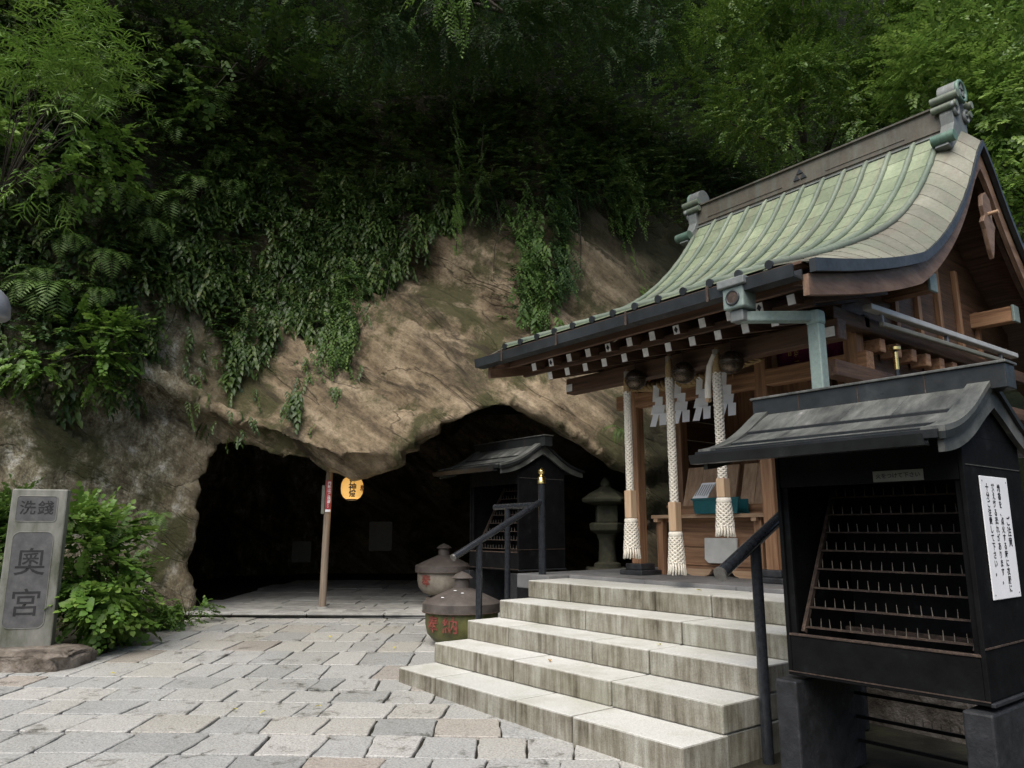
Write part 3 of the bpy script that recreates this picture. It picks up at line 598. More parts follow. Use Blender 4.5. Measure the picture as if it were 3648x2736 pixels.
B('plinth', 'boulder', plat, -6.95, -2.35, 5.93, 12.25, -.1, PZ - .163, 0)

# ------------------------------------------------------------------ hand rails
rl = thing('handrail', 'black tubular handrail with brass finial on the left of the steps', 'handrail', (-6.65, 5.7, .05))
rail = MB().tube([(-6.65, 4.49, 1.165), (-6.65, 5.71, 1.775)], .036, 16).build('sloping_rail', 'rail', rl, 40)
MB().tube([(-6.65, 4.475, 1.157), (-6.65, 4.492, 1.166)], .038, 16).build('end_cap', 'railcap', rail, 40)
MB().tube([(-6.70, 5.70, 1.735), (-7.54, 5.70, 1.725)], .036, 14).build('level_rail', 'rail', rl, 40)
for x, y, z0, z1, r in ((-6.65, 4.82, .0, 1.33, .036), (-6.65, 5.715, PZ - .1, 1.985, .043), (-7.28, 5.70, .0, 1.73, .036)):
    po = MB().tube([(x, y, z0), (x, y, z1)], r, 16).build('post', 'rail', rl, 40)
    if z1 > 1.9:
        MB().lathe([(.050, 0), (.052, .035), (.046, .045), (.046, .075), (.036, .085), (.022, .098), (.020, .108), (.034, .120), (.041, .138), (.040, .155), (.028, .172), (.012, .182), (.0, .196)], 24, (x, y, 1.975)).build('finial', 'brass', po, 50)
rr = thing('handrail', 'black tubular handrail on the right of the steps beside the near incense stand', 'handrail', (-3.0, 4.48, 0))
rail = MB().tube([(-3.0, 4.085, 1.175), (-3.0, 5.80, 2.03)], .041, 18).build('sloping_rail', 'rail', rr, 40)
MB().tube([(-3.0, 4.073, 1.169), (-3.0, 4.088, 1.1765)], .047, 18).build('end_cap', 'railcap', rail, 40)
MB().tube([(-3.0, 4.48, -.05), (-3.0, 4.48, 1.36)], .037, 16).build('post', 'rail', rr, 40)
MB().tube([(-3.0, 5.72, .0), (-3.0, 5.72, 1.98)], .042, 16).build('post', 'rail', rr, 40)

# ------------------------------------------------------------------ the shrine
XC = -4.752; YR = 8.86
shrine = thing('wooden_shrine', 'small wooden shrine with a sweeping green copper roof above the steps', 'shrine', (XC, 7.5, PZ))
PROF = [(8.86, 6.06), (8.72, 5.94), (8.60, 5.78), (8.48, 5.59), (8.30, 5.36), (8.03, 5.06), (7.75, 4.80), (7.42, 4.54), (7.08, 4.33), (6.70, 4.14), (6.25, 3.94), (5.80, 3.76), (5.40, 3.61), (5.0, 3.47)]
def resample(pts, n):
    p = np.array(pts); d = np.r_[0, np.cumsum(np.hypot(*np.diff(p, axis=0).T))]; t = np.linspace(0, d[-1], n)
    for _ in range(1): q = np.stack([np.interp(t, d, p[:, 0]), np.interp(t, d, p[:, 1])], 1)
    for _ in range(3): q[1:-1] = (q[:-2] + 2 * q[1:-1] + q[2:]) / 4
    return q
RP = resample(PROF, 41)
def roof_at(t, X=XC, rear=False):
    """front slope surface, t 0 at the ridge and 1 at the eave; falls away over the verges"""
    i = min(max(t, 0), 1) * 40; a = int(min(i, 39)); w = i - a; y, z = RP[a] * (1 - w) + RP[a + 1] * w
    e = max(0, abs(X - XC) - 1.70) / .36; z -= (.05 + .30 * min(1, (1 - t) * 2.2)) * e ** 1.3
    y -= 0
    return (2 * YR - y if rear else y), z
NR = 13; RX = [XC - 1.686 + .281 * i for i in range(NR)]; TR = np.linspace(.035, 1, 15)
roof = MB().grid(26, 40, lambda a, b: (lambda X: (X, *(lambda q: (q[0], q[1] - .03))(roof_at(b, X))))(XC - 2.04 + 4.08 * a)).build('roof_deck', 'copper_grey', shrine, 180, fix=False)
MB().grid(26, 40, lambda a, b: (lambda X: (X, *roof_at(b, X, True)))(XC + 2.04 - 4.08 * a)).build('rear_roof', 'copper', shrine, 180, fix=False)
def panel(x0, x1, t0, t1, mat, n=2, sub=3):
    def fn(a, b):
        X = x0 + (x1 - x0) * a; y, z = roof_at(t0 + (t1 - t0) * b, X); return (X, y, z + .007 * b)
    mb = MB().grid(n, sub, fn)
    base = len(mb.v); mb.add([fn(i / n, 1) for i in range(n + 1)] + [(lambda q: (q[0], q[1], q[2] - .012))(fn(i / n, 1)) for i in range(n + 1)], [(i, i + n + 1, i + n + 2, i + 1) for i in range(n)])
    mb.build('copper_panel', mat, roof, smooth=30, fix=False)
for i in range(NR - 1):
    for k in range(14): panel(RX[i] + .002, RX[i + 1] - .002, TR[k] + .0015, TR[k + 1] - .0005, 'copper')
TV = np.linspace(.0, 1, 20)
for sx in (-1, 1):
    for k in range(19):
        a, b = XC + sx * 1.69, XC + sx * 2.045; panel(min(a, b), max(a, b), TV[k] + .0012, TV[k + 1] - .0004, 'copper_verge', 6)
for i, x in enumerate(RX):
    ts = np.linspace(.045 if 0 < i < NR - 1 else .10, 1.004, 60); pts = []; rad = []
    for j, t in enumerate(ts): y, z = roof_at(t, x); pts.append((x, y, z + .018)); rad.append(.038 if j % 5 == 0 else .033)
    rad[0] = .016
    rb = MB().tube(pts, rad, 10).build('roof_rib', 'copper_rib', roof, 60, fix=False)
    y, z = roof_at(1, x); MB().tube([(x, y - .012, z + .012), (x, y + .01, z + .016)], .036, 14).build('rib_cap', 'gutter', rb, 40)
# verge edging, barge boards and soffits on both gables
for sx in (-1, 1):
    xo = XC + sx * 2.05
    for rear in (False, True):
        ts = np.linspace(0, 1, 34); lo = []; hi = []; b0 = []; b1 = []; c0 = []; c1 = []
        for t in ts:
            y, z = roof_at(t, xo, rear); hi.append((y, z + .012)); lo.append((y, z - .062 - .03 * t))
            b1.append((y, z - .065 - .03 * t)); b0.append((y, z - .26 - .05 * (1 - t)))
            yi, zi = roof_at(t, XC + sx * 1.6, rear)
        MB().strip(lo, hi, lambda a, b, w: (xo + sx * .015 - sx * .05 * w, a, b)).build('verge_edge', 'sheetd', roof, 40)
        MB().strip(b0, b1, lambda a, b, w: (xo - sx * .05 - sx * .05 * w, a, b)).build('barge_board', 'barge', shrine, 40)
        MB().strip([(a, b + .10) for a, b in b0], [(a, b - .02) for a, b in b1], lambda a, b, w: (xo - sx * .13 - sx * .05 * w, a, b)).build('inner_barge_board', 'woodd_y', shrine, 40)
    for rear in (False, True):
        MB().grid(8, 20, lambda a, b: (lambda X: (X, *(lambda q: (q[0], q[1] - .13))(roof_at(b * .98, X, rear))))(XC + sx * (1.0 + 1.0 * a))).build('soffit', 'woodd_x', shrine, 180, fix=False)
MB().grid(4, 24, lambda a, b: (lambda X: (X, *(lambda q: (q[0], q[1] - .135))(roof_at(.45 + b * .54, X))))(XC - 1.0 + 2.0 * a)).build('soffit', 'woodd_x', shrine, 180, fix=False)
# ridge
rdg = B('ridge_box', 'copper_ridge', shrine, XC - 1.80, XC + 1.74, YR - .14, YR + .14, 5.90, 6.245, .006)
B('ridge_flange', 'copper_grey', rdg, XC - 1.80, XC + 1.74, YR - .19, YR + .19, 5.885, 5.905, .003)
B('ridge_flange', 'copper_ridge', rdg, XC - 1.80, XC + 1.74, YR - .155, YR + .155, 5.955, 5.975, .003)
B('ridge_flange', 'copper_ridge', rdg, XC - 1.80, XC + 1.74, YR - .17, YR + .17, 6.237, 6.262, .003)
MB().tube([(XC - 1.84, YR, 6.28), (XC + 1.78, YR, 6.28)], .066, 16).build('ridge_cap', 'copper_green', rdg, 40)
for xa, xb in ((XC - 1.55, XC - .32), (XC + .30, XC + 1.30)):
    for za in (6.02, 6.22): B('ridge_moulding', 'copper_ridge', rdg, xa, xb, YR - .148, YR - .139, za, za + .012, .002)
for cx_, cz_ in ((-.05, 6.04), (.05, 6.04), (0, 6.12)):
    MB().prism([(cx_ - .045, cz_), (cx_ + .045, cz_), (cx_, cz_ + .075)], lambda a, b, w: (XC - .05 + a, YR - .142 - .014 * w, b)).build('crest_triangle', 'gutter', rdg)
def onigawara(sx, label):
    xi, xo = XC + sx * 1.72, XC + sx * 1.90
    body = [(-.15, 6.36), (-.20, 6.28), (-.17, 6.20), (-.20, 6.10), (-.19, 5.98), (-.25, 5.86), (-.36, 5.74), (-.44, 5.62), (-.34, 5.60), (-.22, 5.70), (0, 5.80), (.22, 5.70), (.34, 5.60), (.44, 5.62), (.36, 5.74), (.25, 5.86), (.19, 5.98), (.20, 6.10), (.17, 6.20), (.20, 6.28), (.15, 6.36)]
    o = MB().prism(body, lambda a, b, w: (xi + (xo - xi) * (w * .8), YR + a, b)).build('ridge_end_ornament', 'copper_grey', shrine, bev=.008)
    MB().tube([(xi - sx * .02, YR, 6.41), (xo, YR, 6.41)], .135, 28).build('crest_disc', 'copper_grey', o, 40)
    n = 28; rim = [(xo + sx * .006, YR + .118 * math.cos(2 * math.pi * i / n), 6.41 + .118 * math.sin(2 * math.pi * i / n)) for i in range(n + 1)]
    MB().tube(rim, .024, 8, False).build('disc_rim', 'copper_green', o, 180, fix=False)
    MB().tube([(xo - sx * .01, YR, 6.41), (xo + sx * .004, YR, 6.41)], .10, 24).build('disc_face', 'gutter', o)
    for a, b in ((-.055, -.07), (.055, -.07), (0, .03)):
        MB().prism([(a * .8 - .04, b * .8), (a * .8 + .04, b * .8), (a * .8, b * .8 + .07)], lambda p, q, w: (xo + sx * (.006 + .014 * w), YR + p, 6.41 + q)).build('crest_triangle', 'copper_grey', o)
    for sy in (-1, 1):
        for zz, rr_, ex in ((6.30, .046, .04), (6.19, .042, .02)):
            MB().tube([(xi - sx * .07, YR + sy * .20, zz), (xo + sx * ex, YR + sy * .20, zz)], rr_, 14).build('roll', 'copper_rib', o, 40)
        MB().tube([(xi - sx * .03, YR + sy * .40, 5.72), (xo + sx * .03, YR + sy * .40, 5.72)], .066, 16).build('foot_roll', 'copper_green', o, 40)
        sp = []
        for i in range(22):
            a = i * .42; r_ = .10 * (1 - i / 26); sp.append((xo - sx * .02, YR + sy * (.15 + r_ * math.cos(a)), 6.14 + r_ * math.sin(a)))
        MB().tube(sp, .022, 7).build('scroll', 'copper_grey', o, 180)
    return o
onigawara(1, 'right'); onigawara(-1, 'left')
# pendant under the right gable
gg = [(0, 5.12), (.10, 5.06), (.13, 4.93), (.10, 4.82), (.17, 4.74), (.12, 4.66), (.09, 4.56), (.05, 4.44), (0, 4.34), (-.05, 4.44), (-.09, 4.56), (-.12, 4.66), (-.17, 4.74), (-.10, 4.82), (-.13, 4.93), (-.10, 5.06)]
pe = MB().prism(gg, lambda a, b, w: (XC + 2.02 - .05 * w, YR + a, b)).build('gable_pendant', 'barge', shrine, bev=.008)
MB().tube([(XC + 2.01, YR, 4.86), (XC + 2.12, YR, 4.86)], .022, 10).build('peg', 'woodl_y', pe, 40)
# gutter and down pipe
gt = MB().prism([(-.06, 0), (.07, 0), (.07, .08), (.055, .08), (.055, .015), (-.045, .015), (-.055, .095), (-.072, .095)], lambda a, b, w: (-6.82 + 4.03 * w, 4.92 + a, 3.285 + b)).build('gutter', 'gutter', shrine)
for x in (-6.3, -5.4, -4.45, -3.55): MB().beam((x, 4.93, 3.30), (x, 5.25, 3.42), .02, .006).build('gutter_bracket', 'rust', gt)
for x in (-6.3, -5.4, -4.45, -3.55): B('gutter_strap', 'rust', gt, x - .012, x + .012, 4.842, 4.847, 3.27, 3.405, 0)
hp = B('rain_hopper', 'spout', shrine, -3.405, -3.215, 4.845, 5.02, 3.16, 3.335, .012)
B('hopper_rim', 'copper_grey', hp, -3.435, -3.185, 4.815, 5.05, 3.335, 3.40, .008)
B('hopper_neck', 'copper_grey', hp, -3.37, -3.25, 4.88, 4.99, 3.06, 3.152, .008)
nn = 24; MB().tube([(-3.31 + .055 * math.cos(2 * math.pi * i / nn), 4.841, 3.245 + .055 * math.sin(2 * math.pi * i / nn)) for i in range(nn + 1)], .010, 6, False).build('hopper_ring', 'gutter', hp, 180, fix=False)
MB().lathe([(.05, 0), (.05, .006)], 20).build('hopper_medallion', 'rust', hp, local=True).matrix_local = Matrix.Translation(Vector((-3.31, 4.843, 3.245)) - Vector(base_of(shrine))) @ Matrix.Rotation(R(90), 4, 'X')
dp = MB().beam((-3.31, 4.935, 3.10), (-2.93, 5.40, 3.10), .09, .085).build('down_pipe', 'spout', shrine, bev=.012)
B('pipe_elbow', 'spout', dp, -2.995, -2.875, 5.325, 5.445, 3.03, 3.15, .025); B('pipe_drop', 'spout', dp, -2.985, -2.885, 5.335, 5.435, .1, 3.04, .01)
# rafters with white tips
for row, (n, x0, dxx, y0, z0, y1, z1) in enumerate(((12, -6.255, .29, 5.28, 3.255, 6.9, 3.66), (11, -6.14, .283, 5.42, 3.155, 7.0, 3.54))):
    for i in range(n):
        x = x0 + dxx * i; d = Vector((0, y1 - y0, z1 - z0)).normalized(); p0 = Vector((x, y0, z0))
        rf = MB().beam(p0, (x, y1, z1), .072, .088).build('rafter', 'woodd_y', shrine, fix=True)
        wt = MB().beam(p0 - d * .006, p0 + d * .001, .066, .082).build('white_tip', 'whitepaint', rf)
        if row == 0 and i % 3 == 1:
            c = p0 - d * .008; up = Vector((1, 0, 0)).cross(d)
            MB().prism([(0, -.03), (.022, 0), (0, .03), (-.022, 0)], lambda a, b, w: c + Vector((1, 0, 0)) * a + up * b - d * .002 * w).build('diamond_stud', 'ink', rf)
B('eave_board', 'woodd_x', shrine, -6.7, -2.85, 5.22, 5.27, 3.305, 3.44, .004); B('eave_board', 'woodd_x', shrine, -6.6, -2.95, 5.40, 5.44, 3.205, 3.27, .004)
B('eave_lip', 'woodd_x', shrine, -6.78, -2.80, 5.0, 5.24, 3.42, 3.445, .003)
B('purlin', 'woodd_x', shrine, -6.36, -3.0, 5.86, 6.0, 3.02, 3.20, .01)
for x in (-6.3, -3.08):
    B('purlin_end_plate', 'whitepaint', shrine, x - .05, x + .05, 5.852, 5.858, 3.045, 3.13, .002)
for y, z in ((7.63, 3.86), (9.9, 3.95), (YR, 5.30)):
    pu = B('purlin', 'wood_x', shrine, -6.62, -2.92, y - .075, y + .075, z - .09, z + .09, .006); B('copper_end_cap', 'spout', pu, -2.925, -2.895, y - .085, y + .085, z - .10, z + .10, .006)
# posts on stepped stone pads
for x, y in ((-5.95, 6.6), (-4.2, 6.6), (-3.25, 6.6), (-5.95, 7.41), (-4.2, 7.9), (-3.25, 9.4), (-5.95, 9.4)):
    po = B('pillar', 'wood_v' if y < 7.6 else 'woodd_v', shrine, x - .066, x + .066, y - .066, y + .066, PZ + .12, 3.35, .008)
    B('pillar_pad', 'blackstone', po, x - .17, x + .17, y - .17, y + .17, PZ, PZ + .055, .012); B('pillar_pad', 'blackstone', po, x - .12, x + .12, y - .12, y + .12, PZ + .055, PZ + .125, .010)
B('tie_beam', 'wood_x', shrine, -6.2, -3.1, 6.535, 6.665, 2.87, 3.04, .012); B('tie_beam', 'woodd_x', shrine, -6.2, -3.1, 6.55, 6.65, 3.25, 3.38, .012)
B('side_beam', 'woodd_y', shrine, -3.20, -3.06, 5.9, 10.6, 2.72, 2.86, .01); B('side_beam', 'woodd_y', shrine, -3.22, -3.10, 6.0, 10.6, 3.22, 3.36, .01)
B('side_beam', 'woodd_y', shrine, -6.06, -5.94, 6.1, 9.5, 3.18, 3.32, .01)
for i, yy in enumerate(np.arange(6.75, 9.3, .32)): B('bracket_block', 'wood_y', shrine, -3.24, -3.07, yy, yy + .10, 3.05, 3.18, .01)
# walls: upright boards at the back, level boards on the right, a gable wall above
for i in range(11):
    a = -5.90 + i * .242; B('wall_board', 'wood_v', shrine, a, a + .236, 8.25, 8.28, PZ + .05, 3.4, .003)
for i in range(10):
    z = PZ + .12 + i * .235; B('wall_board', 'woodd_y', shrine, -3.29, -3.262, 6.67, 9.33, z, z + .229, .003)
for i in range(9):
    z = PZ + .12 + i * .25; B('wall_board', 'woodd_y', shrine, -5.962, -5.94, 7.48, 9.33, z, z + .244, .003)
gw = [roof_at(t, XC + 1.4) for t in np.linspace(.1, .62, 14)]; gwall = [(y, z - .16) for y, z in gw]; poly = gwall + [(gwall[-1][0], 3.36), (2 * YR - gwall[-1][0], 3.36)] + [(2 * YR - y, z) for y, z in gwall[::-1]]
MB().prism(poly, lambda a, b, w: (-3.40 + .03 * w, a, b)).build('gable_wall', 'woodd_y', shrine)
for dy in (-1.1, -.55, 0, .55, 1.1):
    t = .62 - (1.62 - abs(dy)) * .3; B('gable_stud', 'wood_v', shrine, -3.37, -3.32, YR + dy - .04, YR + dy + .04, 3.36, 4.9 - abs(dy) * .75, .004)
MB().prism(poly, lambda a, b, w: (-6.13 + .03 * w, a, b)).build('gable_wall', 'woodd_y', shrine)
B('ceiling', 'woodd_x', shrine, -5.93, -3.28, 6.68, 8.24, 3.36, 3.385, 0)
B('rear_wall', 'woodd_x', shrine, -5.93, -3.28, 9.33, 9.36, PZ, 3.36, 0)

# ------------------------------------------------------------------ offerings in front of the shrine
cb = thing('offering_counter', 'brown wooden offering counter with sloping boards inside the shrine front', 'counter', (-4.95, 6.95, PZ))
B('shelf', 'woodl_x', cb, -5.87, -4.16, 6.72, 7.06, 1.575, 1.615, .005)
for x in (-5.80, -4.50): B('leg', 'wood_v', cb, x - .045, x + .045, 6.78, 6.86, PZ, 1.573, .005); B('bearer', 'woodl_y', cb, x - .03, x + .03, 6.715, 7.0, 1.535, 1.573, .004)
B('front_panel', 'wood_x', cb, -5.58, -4.30, 6.93, 6.96, 1.02, 1.573, .004)
for i in range(3): B('panel_rail', 'wood_x', cb, -5.585, -4.30, 6.915, 6.929, 1.06 + .2 * i, 1.075 + .2 * i, .003)
for x0, x1 in ((-5.58, -5.2), (-4.95, -4.6)):
    MB().prism([(x0, PZ + .075), (x1, PZ + .075), (x1 - .04, PZ + .02), (x1 - .10, PZ), (x0 + .10, PZ), (x0 + .04, PZ + .02)], lambda a, b, w: (a, 6.92 + .05 * w, b)).build('scalloped_foot', 'woodl_x', cb)
for i, (x0, x1) in enumerate(((-5.60, -5.38), (-5.375, -5.14), (-5.135, -4.90), (-4.83, -4.66), (-4.655, -4.47), (-4.465, -4.28))):
    MB().beam(((x0 + x1) / 2, 6.98, 1.70), ((x0 + x1) / 2, 7.12, 2.16), x1 - x0, .025, (0, -1, 0)).build('sloping_board', 'woodl_v', cb, bev=.003)
B('board_rail', 'wood_x', cb, -5.62, -4.2, 6.95, 6.995, 1.617, 1.72, .005); B('side_rail', 'wood_x', cb, -5.87, -5.5, 7.0, 7.05, 1.70, 1.735, .004)
tr = thing('offering_tray', 'dark teal plastic tray on the edge of the offering counter', 'tray', (-4.93, 6.76, 1.617))
MB().prism([(-5.20, 1.618), (-4.66, 1.618), (-4.635, 1.78), (-5.225, 1.78)], lambda a, b, w: (a, 6.67 + .012 * w, b)).build('front_side', 'teal', tr)
B('tray_base', 'teal', tr, -5.20, -4.66, 6.683, 6.86, 1.618, 1.628, 0); B('rear_side', 'teal', tr, -5.21, -4.65, 6.861, 6.872, 1.618, 1.77, 0)
B('rim', 'teal', tr, -5.24, -4.62, 6.658, 6.69, 1.765, 1.785, .003)
cd = thing('notice_card', 'white notice card with small print leaning in the teal tray', 'card', (-5.11, 6.74, 1.70))
cx = MB().add([(-5.25, 6.70, 1.785), (-5.05, 6.70, 1.785), (-4.975, 6.78, 1.955), (-5.165, 6.78, 1.955), (-5.25, 6.704, 1.785), (-5.05, 6.704, 1.785), (-4.975, 6.784, 1.955), (-5.165, 6.784, 1.955)], [(0, 1, 2, 3), (7, 6, 5, 4), (0, 4, 5, 1), (1, 5, 6, 2), (2, 6, 7, 3), (3, 7, 4, 0)]).build('card_sheet', 'paper', cd)
xd, yd = Vector((1, 0, 0)), Vector((.30, .40, .86)).normalized()
for i in range(7):
    c = Vector((-5.215 + .03 * i, 6.70, 1.80)) + yd * .085
    MB().beam(c - yd * random.uniform(.055, .075) - Vector((0, .0025, 0)), c + yd * .07 - Vector((0, .0025, 0)), .007, .001, (0, -1, 0)).build('print_column', 'ink_soft', cd)
pq = thing('pale_plaque', 'blank pale stone plaque with clipped corners leaning on the offering counter', 'plaque', (-5.05, 6.88, 1.1))
MB().prism([(-5.25, 1.36), (-4.83, 1.36), (-4.83, 1.16), (-4.97, 1.09), (-5.20, 1.09), (-5.25, 1.13)], lambda a, b, w: (a, 6.865 + .03 * w - (b - 1.09) * -.06, b)).build('plaque_slab', 'plaque', pq, bev=.006)

# ------------------------------------------------------------------ bells, bell ropes, straw rope, paper streamers, curtain
def net(mb, z0, z1, rf, n=5, pitch=.16, thick=.010, c=(0, 0)):
    L = z1 - z0; k = max(10, int(abs(L) / .022))
    for s in (-1, 1):
        for j in range(n):
            pts = []
            for i in range(k + 1):
                t = i / k; a = 2 * math.pi * j / n + s * 2 * math.pi * abs(L) * t / pitch; r = rf(t); pts.append((c[0] + r * math.cos(a), c[1] + r * math.sin(a), z0 + L * t))
            mb.tube(pts, thick, 4, False)
    return mb
YB = 5.75
for x, z0, g1, g0, tb, rad, lab, bx, bz in ((-5.29, 3.10, 1.845, 1.568, 1.155, .036, 'leftmost', -5.185, 3.0), (-4.72, 3.16, 1.71, 1.436, 1.02, .038, 'middle', -4.555, 2.97), (-4.15, 3.12, 1.91, 1.74, 1.38, .041, 'rightmost', -3.995, 2.975)):
    t = thing('bell_rope', {'leftmost': 'leftmost white braided bell rope with orange-brown grip, hanging by the left pillar', 'middle': 'middle white braided bell rope, its tassel reaching lowest', 'rightmost': 'rightmost white braided bell rope with a looped end, tassel hanging highest'}[lab], 'bell rope', (x, YB, tb), 'bell ropes of the shrine')
    mb = MB(); mb.tube([(0, 0, g1 - tb), (0, 0, z0 - tb)], rad * .82, 10); net(mb, g1 - tb, z0 - .22 - tb, lambda q: rad * .92, 5, .19, .011)
    mb.build('braided_rope', 'cotton', t, 180, local=True, fix=False)
    MB().tube([(0, 0, z0 - .24 - tb), (0, 0, z0 - .1 - tb), (.01, 0, z0 + .02 - tb)], [rad * 1.05, rad * .95, rad * .5], 10).build('hemp_binding', 'straw', t, 60, local=True)
    B('wooden_grip', 'grip', t, -.044, .044, -.044, .044, g0 - tb, g1 - tb, .005, True)
    h = g0 - tb; tl = MB(); rf = lambda q: .060 + .018 * q
    tl.lathe([(.062, h - .005), (.070, h - .03), (.063, h - .055), (.058, h - .06), (.073, h * .3)], 16); net(tl, h - .055, h * .27, rf, 9, .34, .011)
    tl.build('tassel', 'cotton', t, 180, local=True, fix=False); fr = MB()
    for j in range(18):
        a = 2 * math.pi * j / 18; r = .072; zf = h * .30; fr.tube([(r * math.cos(a), r * math.sin(a), zf), (r * 1.06 * math.cos(a + .06), r * 1.06 * math.sin(a + .06), zf * .5), (r * 1.18 * math.cos(a), r * 1.18 * math.sin(a), random.uniform(0, .02))], [.012, .010, .008], 5)
    o = fr.build('fringe', 'cotton', t, 180, local=True, fix=False); o['kind'] = 'stuff'
    if lab == 'rightmost':
        mb = MB(); pth = [(.0, -.03, z0 - .05 - tb), (-.05, -.04, z0 - .16 - tb), (-.075, -.045, z0 - .34 - tb), (-.08, -.045, z0 - .46 - tb)]; mb.tube(pth, [.022, .028, .03, .03], 10); mb.build('looped_end', 'cotton', t, 60, local=True)
        MB().tube([(-.08, -.065, z0 - .475 - tb), (-.08, -.02, z0 - .475 - tb)], .022, 10).build('toggle', 'grip', t, 40, local=True)
    bl = thing('round_bell', lab + ' dark bronze round bell hung under the shrine eave', 'bell', (bx, YB + .02, bz), 'bells of the shrine')
    r0 = .112; prof = [(r0 * math.sin(a), -r0 * .98 * math.cos(a)) for a in np.linspace(.02, math.pi - .25, 18)]
    MB().lathe(prof, 28).build('bell_shell', 'bellmetal', bl, 60, local=True)
    for dz in (-.012, .014): MB().tube([(1.01 * math.sqrt(r0 ** 2 - dz ** 2) * math.cos(2 * math.pi * i / 28), 1.01 * math.sqrt(r0 ** 2 - dz ** 2) * math.sin(2 * math.pi * i / 28), dz) for i in range(29)], .005, 6, False).build('bell_band', 'bellmetal', bl, 180, local=True, fix=False)
    MB().tube([(.0, 0, .09), (0, 0, .13)], .012, 8).build('bell_stem', 'bellmetal', bl, 60, local=True)
    ch = MB()
    for i in range(6):
        zc = .14 + i * .032; ax = (i % 2) * math.pi / 2
        ch.tube([(.010 * math.cos(a) * math.cos(ax), .010 * math.cos(a) * math.sin(ax), zc + .02 * math.sin(a)) for a in np.linspace(0, 2 * math.pi, 9)], .0035, 5, False)
    ch.build('chain', 'rust', bl, 180, local=True, fix=False)
sr = thing('straw_rope', 'twisted straw rope strung across the shrine front behind the bells', 'straw rope', (-5.0, 6.45, 2.9))
ctr = lambda t: Vector((-5.90 + 1.80 * t, 6.44, 3.085 + .045 * t - .07 * math.sin(math.pi * t)))
mb = MB()
for j in range(3):
    pts = []; rad = []
    for i in range(90):
        t = i / 89; a = 2 * math.pi * (j / 3 + t * 9); R_ = .016 + .022 * math.sin(math.pi * min(1, t * 1.15)) ; pts.append(ctr(t) + Vector((0, math.cos(a), math.sin(a))) * R_); rad.append(R_ * .95)
    mb.tube(pts, rad, 8)
mb.build('twisted_strands', 'straw', sr, 180, fix=False)
for t in (.1, .36, .62, .82): mb2 = MB().tube([ctr(t) + Vector((0, -.05, -.03)), ctr(t) + Vector((.01, -.055, -.12))], [.012, .003], 6).build('straw_wisp', 'straw', sr, 60)
SH = [(-5.43, 'leftmost zigzag paper streamer on the straw rope, beside the left bell rope'), (-5.12, 'zigzag paper streamer just right of the middle bell rope'), (-4.83, 'zigzag paper streamer with two spread tails, left of the right bell rope'), (-4.53, 'zigzag paper streamer half hidden behind the right bell rope')]
for i, (x, lab) in enumerate(SH):
    s = thing('paper_streamer', 'white ' + lab, 'streamer', (x, 6.385, 3.03), 'white paper streamers on the straw rope')
    f = (1, .8, 1.1, .9)[i]; s.rotation_euler = (0, 0, R((16, 24, 10, 20)[i])); s.scale = (1.15, 1.15, 1.08)
    for k, (q, yo, tl) in enumerate((([(-.03, .02), (.032, .02), (.018, -.155), (-.045, -.155)], 0, .01), ([(-.002, -.105), (.072, -.112), (.064, -.215), (-.022, -.205)], -.010, -.02), ([(-.032 * f, -.195), (.088, -.20), (.072, -.300), (-.056 * f, -.290)], -.020, .02),
                                     ([(-.030 * f, -.282), (.034, -.285), (-.008, -.42), (-.072 * f, -.415)], -.028, -.015), ([(.036, -.285), (.104, -.288), (.096, -.405), (.032, -.41)], -.034, .03))):
        MB().prism(q, lambda x_, z_, w: (x_, yo + tl * x_ * 6 - .0015 * w + .05 * tl * z_, z_)).build('paper_fold', 'paper', s, local=True)
cu = thing('purple_curtain', 'gathered purple shrine curtain with gold lettering hung under the eave', 'curtain', (-4.4, 6.72, 2.9))
def swag(x0, x1, zt, d0, d1, name):
    def fn(a, b):
        x = x0 + (x1 - x0) * a; low = d0 + (d1 - d0) * math.sin(math.pi * a) ** .8; return (x, 6.72 + .03 * math.sin(a * 26 + b * 2) * (.4 + b), zt - low * b)
    mb = MB().grid(40, 10, fn); return mb.build(name, 'purple', cu, 180, fix=False)
swag(-5.88, -4.27, 3.40, .02, .12, 'left_swag'); swag(-4.30, -4.22, 3.40, .4, .5, 'knot_drop'); w = swag(-4.13, -3.35, 3.40, .30, .52, 'right_swag')
text('gold_lettering', '令和元年一', .052, (-3.86, 6.665, 3.19), (1, 0, 0), (0, 0, 1), 'gold', w, True, .0012); text('gold_lettering', '五月吉日', .045, (-3.93, 6.665, 3.24), (1, 0, 0), (0, 0, 1), 'gold', w, True, .001)
text('gold_lettering', '富', .06, (-3.78, 6.665, 3.02), (1, 0, 0), (0, 0, 1), 'gold', w, True, .001); text('gold_lettering', '講所', .046, (-3.88, 6.665, 3.0), (1, 0, 0), (0, 0, 1), 'gold', w, True, .001)
oc = thing('orange_ribbon', 'small orange cloth ribbon above the straw rope between the left bells', 'ribbon', (-5.5, 6.5, 3.2))
MB().grid(12, 3, lambda a, b: (-5.66 + .30 * a, 6.52 + .02 * math.sin(a * 5), 3.13 + .16 * math.sin(a * 1.9) + .055 * b)).build('ribbon_cloth', 'orange', oc, 180, fix=False)
fl = thing('fluorescent_light', 'pale grey fluorescent batten light under the right gable of the shrine', 'light fixture', (-3.0, 8, 3.3))
MB().beam((-2.98, 6.36, 3.38), (-2.98, 9.9, 3.45), .085, .055).build('housing', 'fluor', fl, bev=.008); MB().beam((-2.98, 6.6, 3.265), (-2.98, 9.5, 3.335), .045, .045).build('tube_rail', 'palesign', fl, bev=.01)
